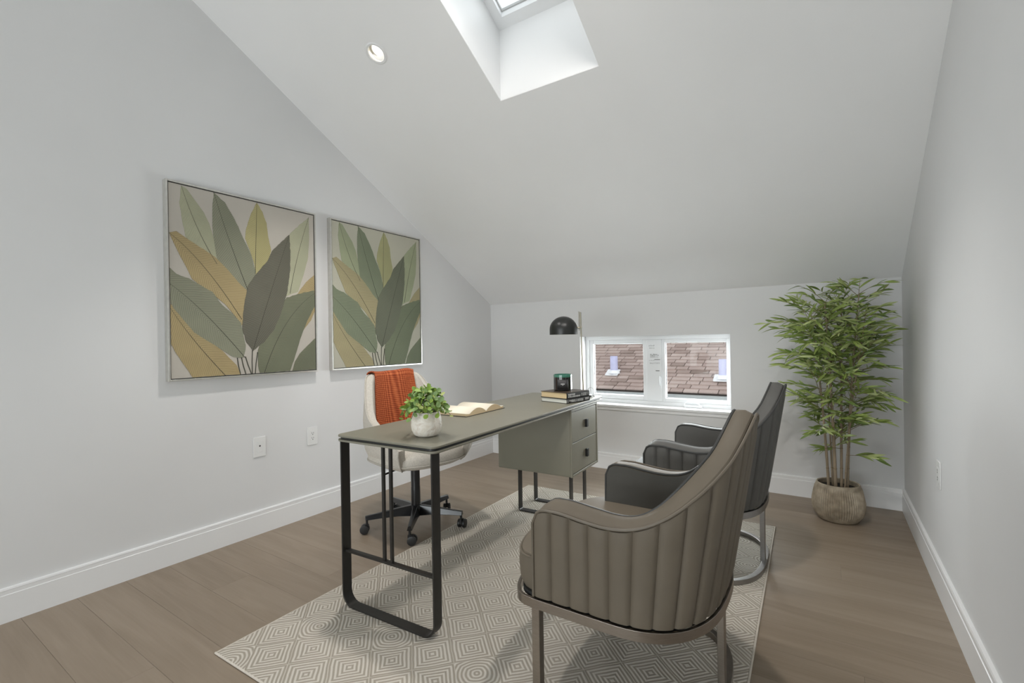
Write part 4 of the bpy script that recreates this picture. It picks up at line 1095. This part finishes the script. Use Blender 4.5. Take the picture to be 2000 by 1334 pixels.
def lance(nm, ln, wd):
    vs = []; fs = []
    for k in range(7):
        u = k / 6; wv_ = wd * (math.sin(PI * min(1, u * 0.93 + 0.05)) ** 0.8) if k < 6 else 0.0003
        dz_ = -0.22 * ln * u * u
        vs += [(ln * u, -wv_, dz_ + wv_ * 0.35), (ln * u, 0, dz_), (ln * u, wv_, dz_ + wv_ * 0.35)]
    for k in range(6):
        o = k * 3; fs += [(o, o + 3, o + 4, o + 1), (o + 1, o + 4, o + 5, o + 2)]
    return vs, fs
LV = [lance('leaf', ln, wd) for ln, wd in ((0.118, 0.0086), (0.100, 0.0080), (0.082, 0.0074))]
lv_mesh = []
for (vs, fs), mm in zip(LV, ('bamboo_leaf_a', 'bamboo_leaf_b', 'bamboo_leaf_c')):
    me = MB().add(vs, fs, smooth=True).mesh('leaf', fix=False); me.materials.append(MATS[mm]); lv_mesh.append(me)
leaf_list = []
culms = [(-0.050, -0.010, -0.085, -0.02, 1.36, 0.0085), (-0.012, -0.030, -0.045, -0.03, 1.42, 0.0105), (0.020, 0.010, 0.015, 0.02, 1.38, 0.0085), (0.050, -0.006, 0.075, -0.03, 1.46, 0.0090), (-0.028, 0.030, -0.05, 0.05, 1.32, 0.006), (0.036, -0.036, 0.11, -0.06, 1.25, 0.0055)]
def bez(p, q, r, u): return p * (1 - u) ** 2 + q * 2 * u * (1 - u) + r * u * u
for ci, (x0, y0, dx, dy, hh, rad) in enumerate(culms):
    p0 = Vector((x0, y0, 0.20)); p2 = Vector((x0 + dx, y0 + dy, hh)); p1 = Vector((x0 + dx * 0.25, y0 + dy * 0.25, 0.20 + (hh - 0.2) * 0.5))
    path = [bez(p0, p1, p2, k / 24) for k in range(25)]
    cu = MB().tube(path, rad, 10, radii=[rad * (1 - 0.62 * (k / 24) ** 1.3) for k in range(25)]).build('culm', 'culm', bp_)
    nd = MB(); nodes = 9
    for k in range(1, nodes):
        u = k / nodes; c = bez(p0, p1, p2, u); rr = rad * (1 - 0.62 * u ** 1.3)
        nd.lathe([(rr * 0.9, -0.003), (rr * 1.18, -0.001), (rr * 1.18, 0.001), (rr * 0.9, 0.003)], 10, Matrix.Translation(c))
    nd.build('culm_nodes', 'culm_node', cu)['kind'] = 'stuff'
    nbr = 36 if rad > 0.007 else 26
    br = MB()
    for k in range(nbr):
        u = 0.22 + 0.78 * (k / (nbr - 1)) ** 0.62
        c = bez(p0, p1, p2, u)
        a = k * 2.4 + ci * 1.3 + rb_.uniform(-0.4, 0.4)
        # favour the sides as seen into the corner
        ln = rb_.uniform(0.14, 0.27) * (0.75 if u < 0.5 else 1.0) * (0.8 if u > 0.95 else 1)
        dirh = Vector((math.cos(a), math.sin(a) * 0.85, 0)); el = rb_.uniform(-0.15, 1.5) 
        e1 = c + dirh * ln * 0.5 + Vector((0, 0, ln * 0.5 * el)); e2 = c + dirh * ln + Vector((0, 0, ln * (el * 0.75 - 0.15)))
        e2.x = min(e2.x, 0.325); e1.x = min(e1.x, 0.32); e2.y = min(e2.y, 0.33); e1.y = min(e1.y, 0.31)
        br.tube([bez(c, e1, e2, q / 6) for q in range(7)], 0.0016, 5, radii=[0.0020 - 0.0013 * q / 6 for q in range(7)])
        nlv = rb_.randint(8, 12)
        for q in range(nlv):
            uu = 0.30 + 0.70 * q / (nlv - 1); pc = bez(c, e1, e2, uu); tg = ((e1 - c) * (1 - uu) + (e2 - e1) * uu).normalized()
            sd_ = tg.cross(Vector((0, 0, 1))).normalized(); sg = 1 if q % 2 else -1
            last = q == nlv - 1
            dd = tg * (1.0 if not last else 1.5) + sd_ * sg * (rb_.uniform(0.45, 1.0) if not last else 0.1) + Vector((0, 0, rb_.uniform(-0.45, 0.55)))
            leaf_list.append((pc, dd.normalized(), Vector((rb_.uniform(-.9, .6), rb_.uniform(-1.6, .4), rb_.uniform(0.2, 1.0))), rb_.choice((0, 0, 1, 1, 2, 2)), rb_.uniform(0.65, 1.12)))
    br.build('twigs', 'culm_node', cu)['kind'] = 'stuff'
# a few low sprays
view = (CAM_POS - Vector((0.045, 3.762, 1.0))).normalized()
ok = []
for lf_ in leaf_list:
    tip = lf_[0] + lf_[1] * 0.13
    if tip.x > 0.365 or tip.y > 0.375 or tip.z > 1.60 - 0.25 * max(0.0, -tip.x): continue
    ok.append(lf_)
ok.sort(key=lambda l: -(l[0].dot(view) + 0.05 * l[4]))
for pc, dd, up, mi, sc in ok[:300]: leaf_obj(lv_mesh[mi], bp_, pc, dd, up, sc)
rest = MB(); mids = []
for pc, dd, up, m_, sc in ok[300:]:
    x = dd; z = (up - x * up.dot(x)).normalized(); yv = z.cross(x)
    M = Matrix((x, yv, z)).transposed().to_4x4(); M.translation = pc
    rest.add(LV[m_][0], LV[m_][1], M @ Matrix.Scale(sc, 4), True); mids += [m_] * len(LV[m_][1])
o = rest.build('foliage', 'bamboo_leaf_a', bp_, fix=False); o['kind'] = 'stuff'
o.data.materials.append(MATS['bamboo_leaf_b']); o.data.materials.append(MATS['bamboo_leaf_c']); o.data.polygons.foreach_set('material_index', mids)

# ------------------------------------------------------------------ outside: the neighbour's roof
EY, EZ, RS = 8.0, 0.305, 0.52                     # eave line and pitch
ra_ = math.atan(RS)
roof = thing('neighbour_roof', 'weathered brown shingle roof of the house outside the window', 'roof', (0, EY, EZ))
Mr = Matrix.Rotation(ra_, 4, 'X')
X0r, X1r, SLN = -5.6, 0.4, 4.2
MB().box((X0r, -0.05, -0.10), (X1r, SLN, -0.012), Mr).build('roof_deck', 'deck_dark', roof)
EXP = 0.118
rr = random.Random(5)
sh_list = []
nrow = int(SLN / EXP)
for r in range(nrow):
    x = X0r + rr.uniform(0, 0.25)
    while x < X1r - 0.1:
        wd = rr.choice((0.21, 0.24, 0.28, 0.30)); sh_list.append((r, x, min(wd, X1r - x))); x += wd
def shingle_box(mb, wd, M):
    # lower edge proud, upper edge tucked under the next course
    l = EXP * 1.25
    vs = [(0, 0, 0.000), (wd - 0.012, 0, 0.000), (wd - 0.012, l, -0.010), (0, l, -0.010), (0, 0, 0.022), (wd - 0.012, 0, 0.022), (wd - 0.012, l, 0.0), (0, l, 0.0)]
    mb.add(vs, [(0, 3, 2, 1), (4, 5, 6, 7), (0, 1, 5, 4), (1, 2, 6, 5), (2, 3, 7, 6), (3, 0, 4, 7)], M)
sm_cache = {}
near = [s for s in sh_list if s[0] < 17 and -3.75 < s[1] < -1.15][:300]
ns = set(near)
for r, x, wd in near:
    key = round(wd, 2)
    if key not in sm_cache:
        mb = MB(); shingle_box(mb, key, None); me = mb.mesh('shingle'); me.materials.append(MATS['asphalt_shingle']); sm_cache[key] = me
    o = bpy.data.objects.new('shingle', sm_cache[key]); COL.objects.link(o); o.parent = roof
    o.matrix_local = Mr @ Matrix.Translation((x, r * EXP, rr.uniform(0, 0.003))) @ Matrix.Rotation(rr.uniform(-0.006, 0.006), 4, 'Z')
rest = MB()
for s in sh_list:
    if s in ns: continue
    shingle_box(rest, s[2], Mr @ Matrix.Translation((s[1], s[0] * EXP, 0)))
o = rest.build('shingles', 'asphalt_shingle', roof, fix=False); o['kind'] = 'stuff'
MB().box((X0r, -0.15, -0.13), (X1r, -0.035, -0.022)).build('gutter', 'gutter_grey', roof, bevel=0.01)
MB().box((X0r, -0.03, -0.30), (X1r, 0.02, -0.05)).build('fascia', 'gutter_grey', roof)
MB().box((X0r, 0.05, -3.4), (X1r, 0.25, -0.08)).build('house_wall', 'gutter_grey', roof)
def roof_pt(px, py):
    d = ROT @ Vector((px - 1000, py - 667, F_PX)); n = Vector((0, -RS, 1))
    t = (Vector((0, EY, EZ + 0.015)) - CAM_POS).dot(n) / d.dot(n); return CAM_POS + d * t
for (px, py, lab) in ((1199.5, 729, 'pale lilac vent pipe on the roof outside the left pane'), (1413, 740, 'pale lilac vent pipe on the roof at the edge of the right pane')):
    p = roof_pt(px, py)
    v = thing('roof_vent', lab, 'vent', tuple(p), group='vent pipes on the roof outside')
    MB().lathe([(0.072, -0.10), (0.070, 0.315), (0.064, 0.32), (0.064, 0.25), (0.0, 0.25)], 24).build('pipe', 'vent_lilac', v)
    MB().prism(rrect(-0.145, -0.115, 0.10, 0.10, 0.02, 3), 0.016, 0.026, Mr).lathe([(0.115, 0.0), (0.078, 0.06), (0.070, 0.06), (0.07, -0.02)], 20).build('flashing', 'flashing_white', v)
tag(MB().box((-40, 4.6, -3.6), (40, 60, -3.2)).build('ground', 'outside_ground'), 'ground outside below the window', 'ground', kind='structure')
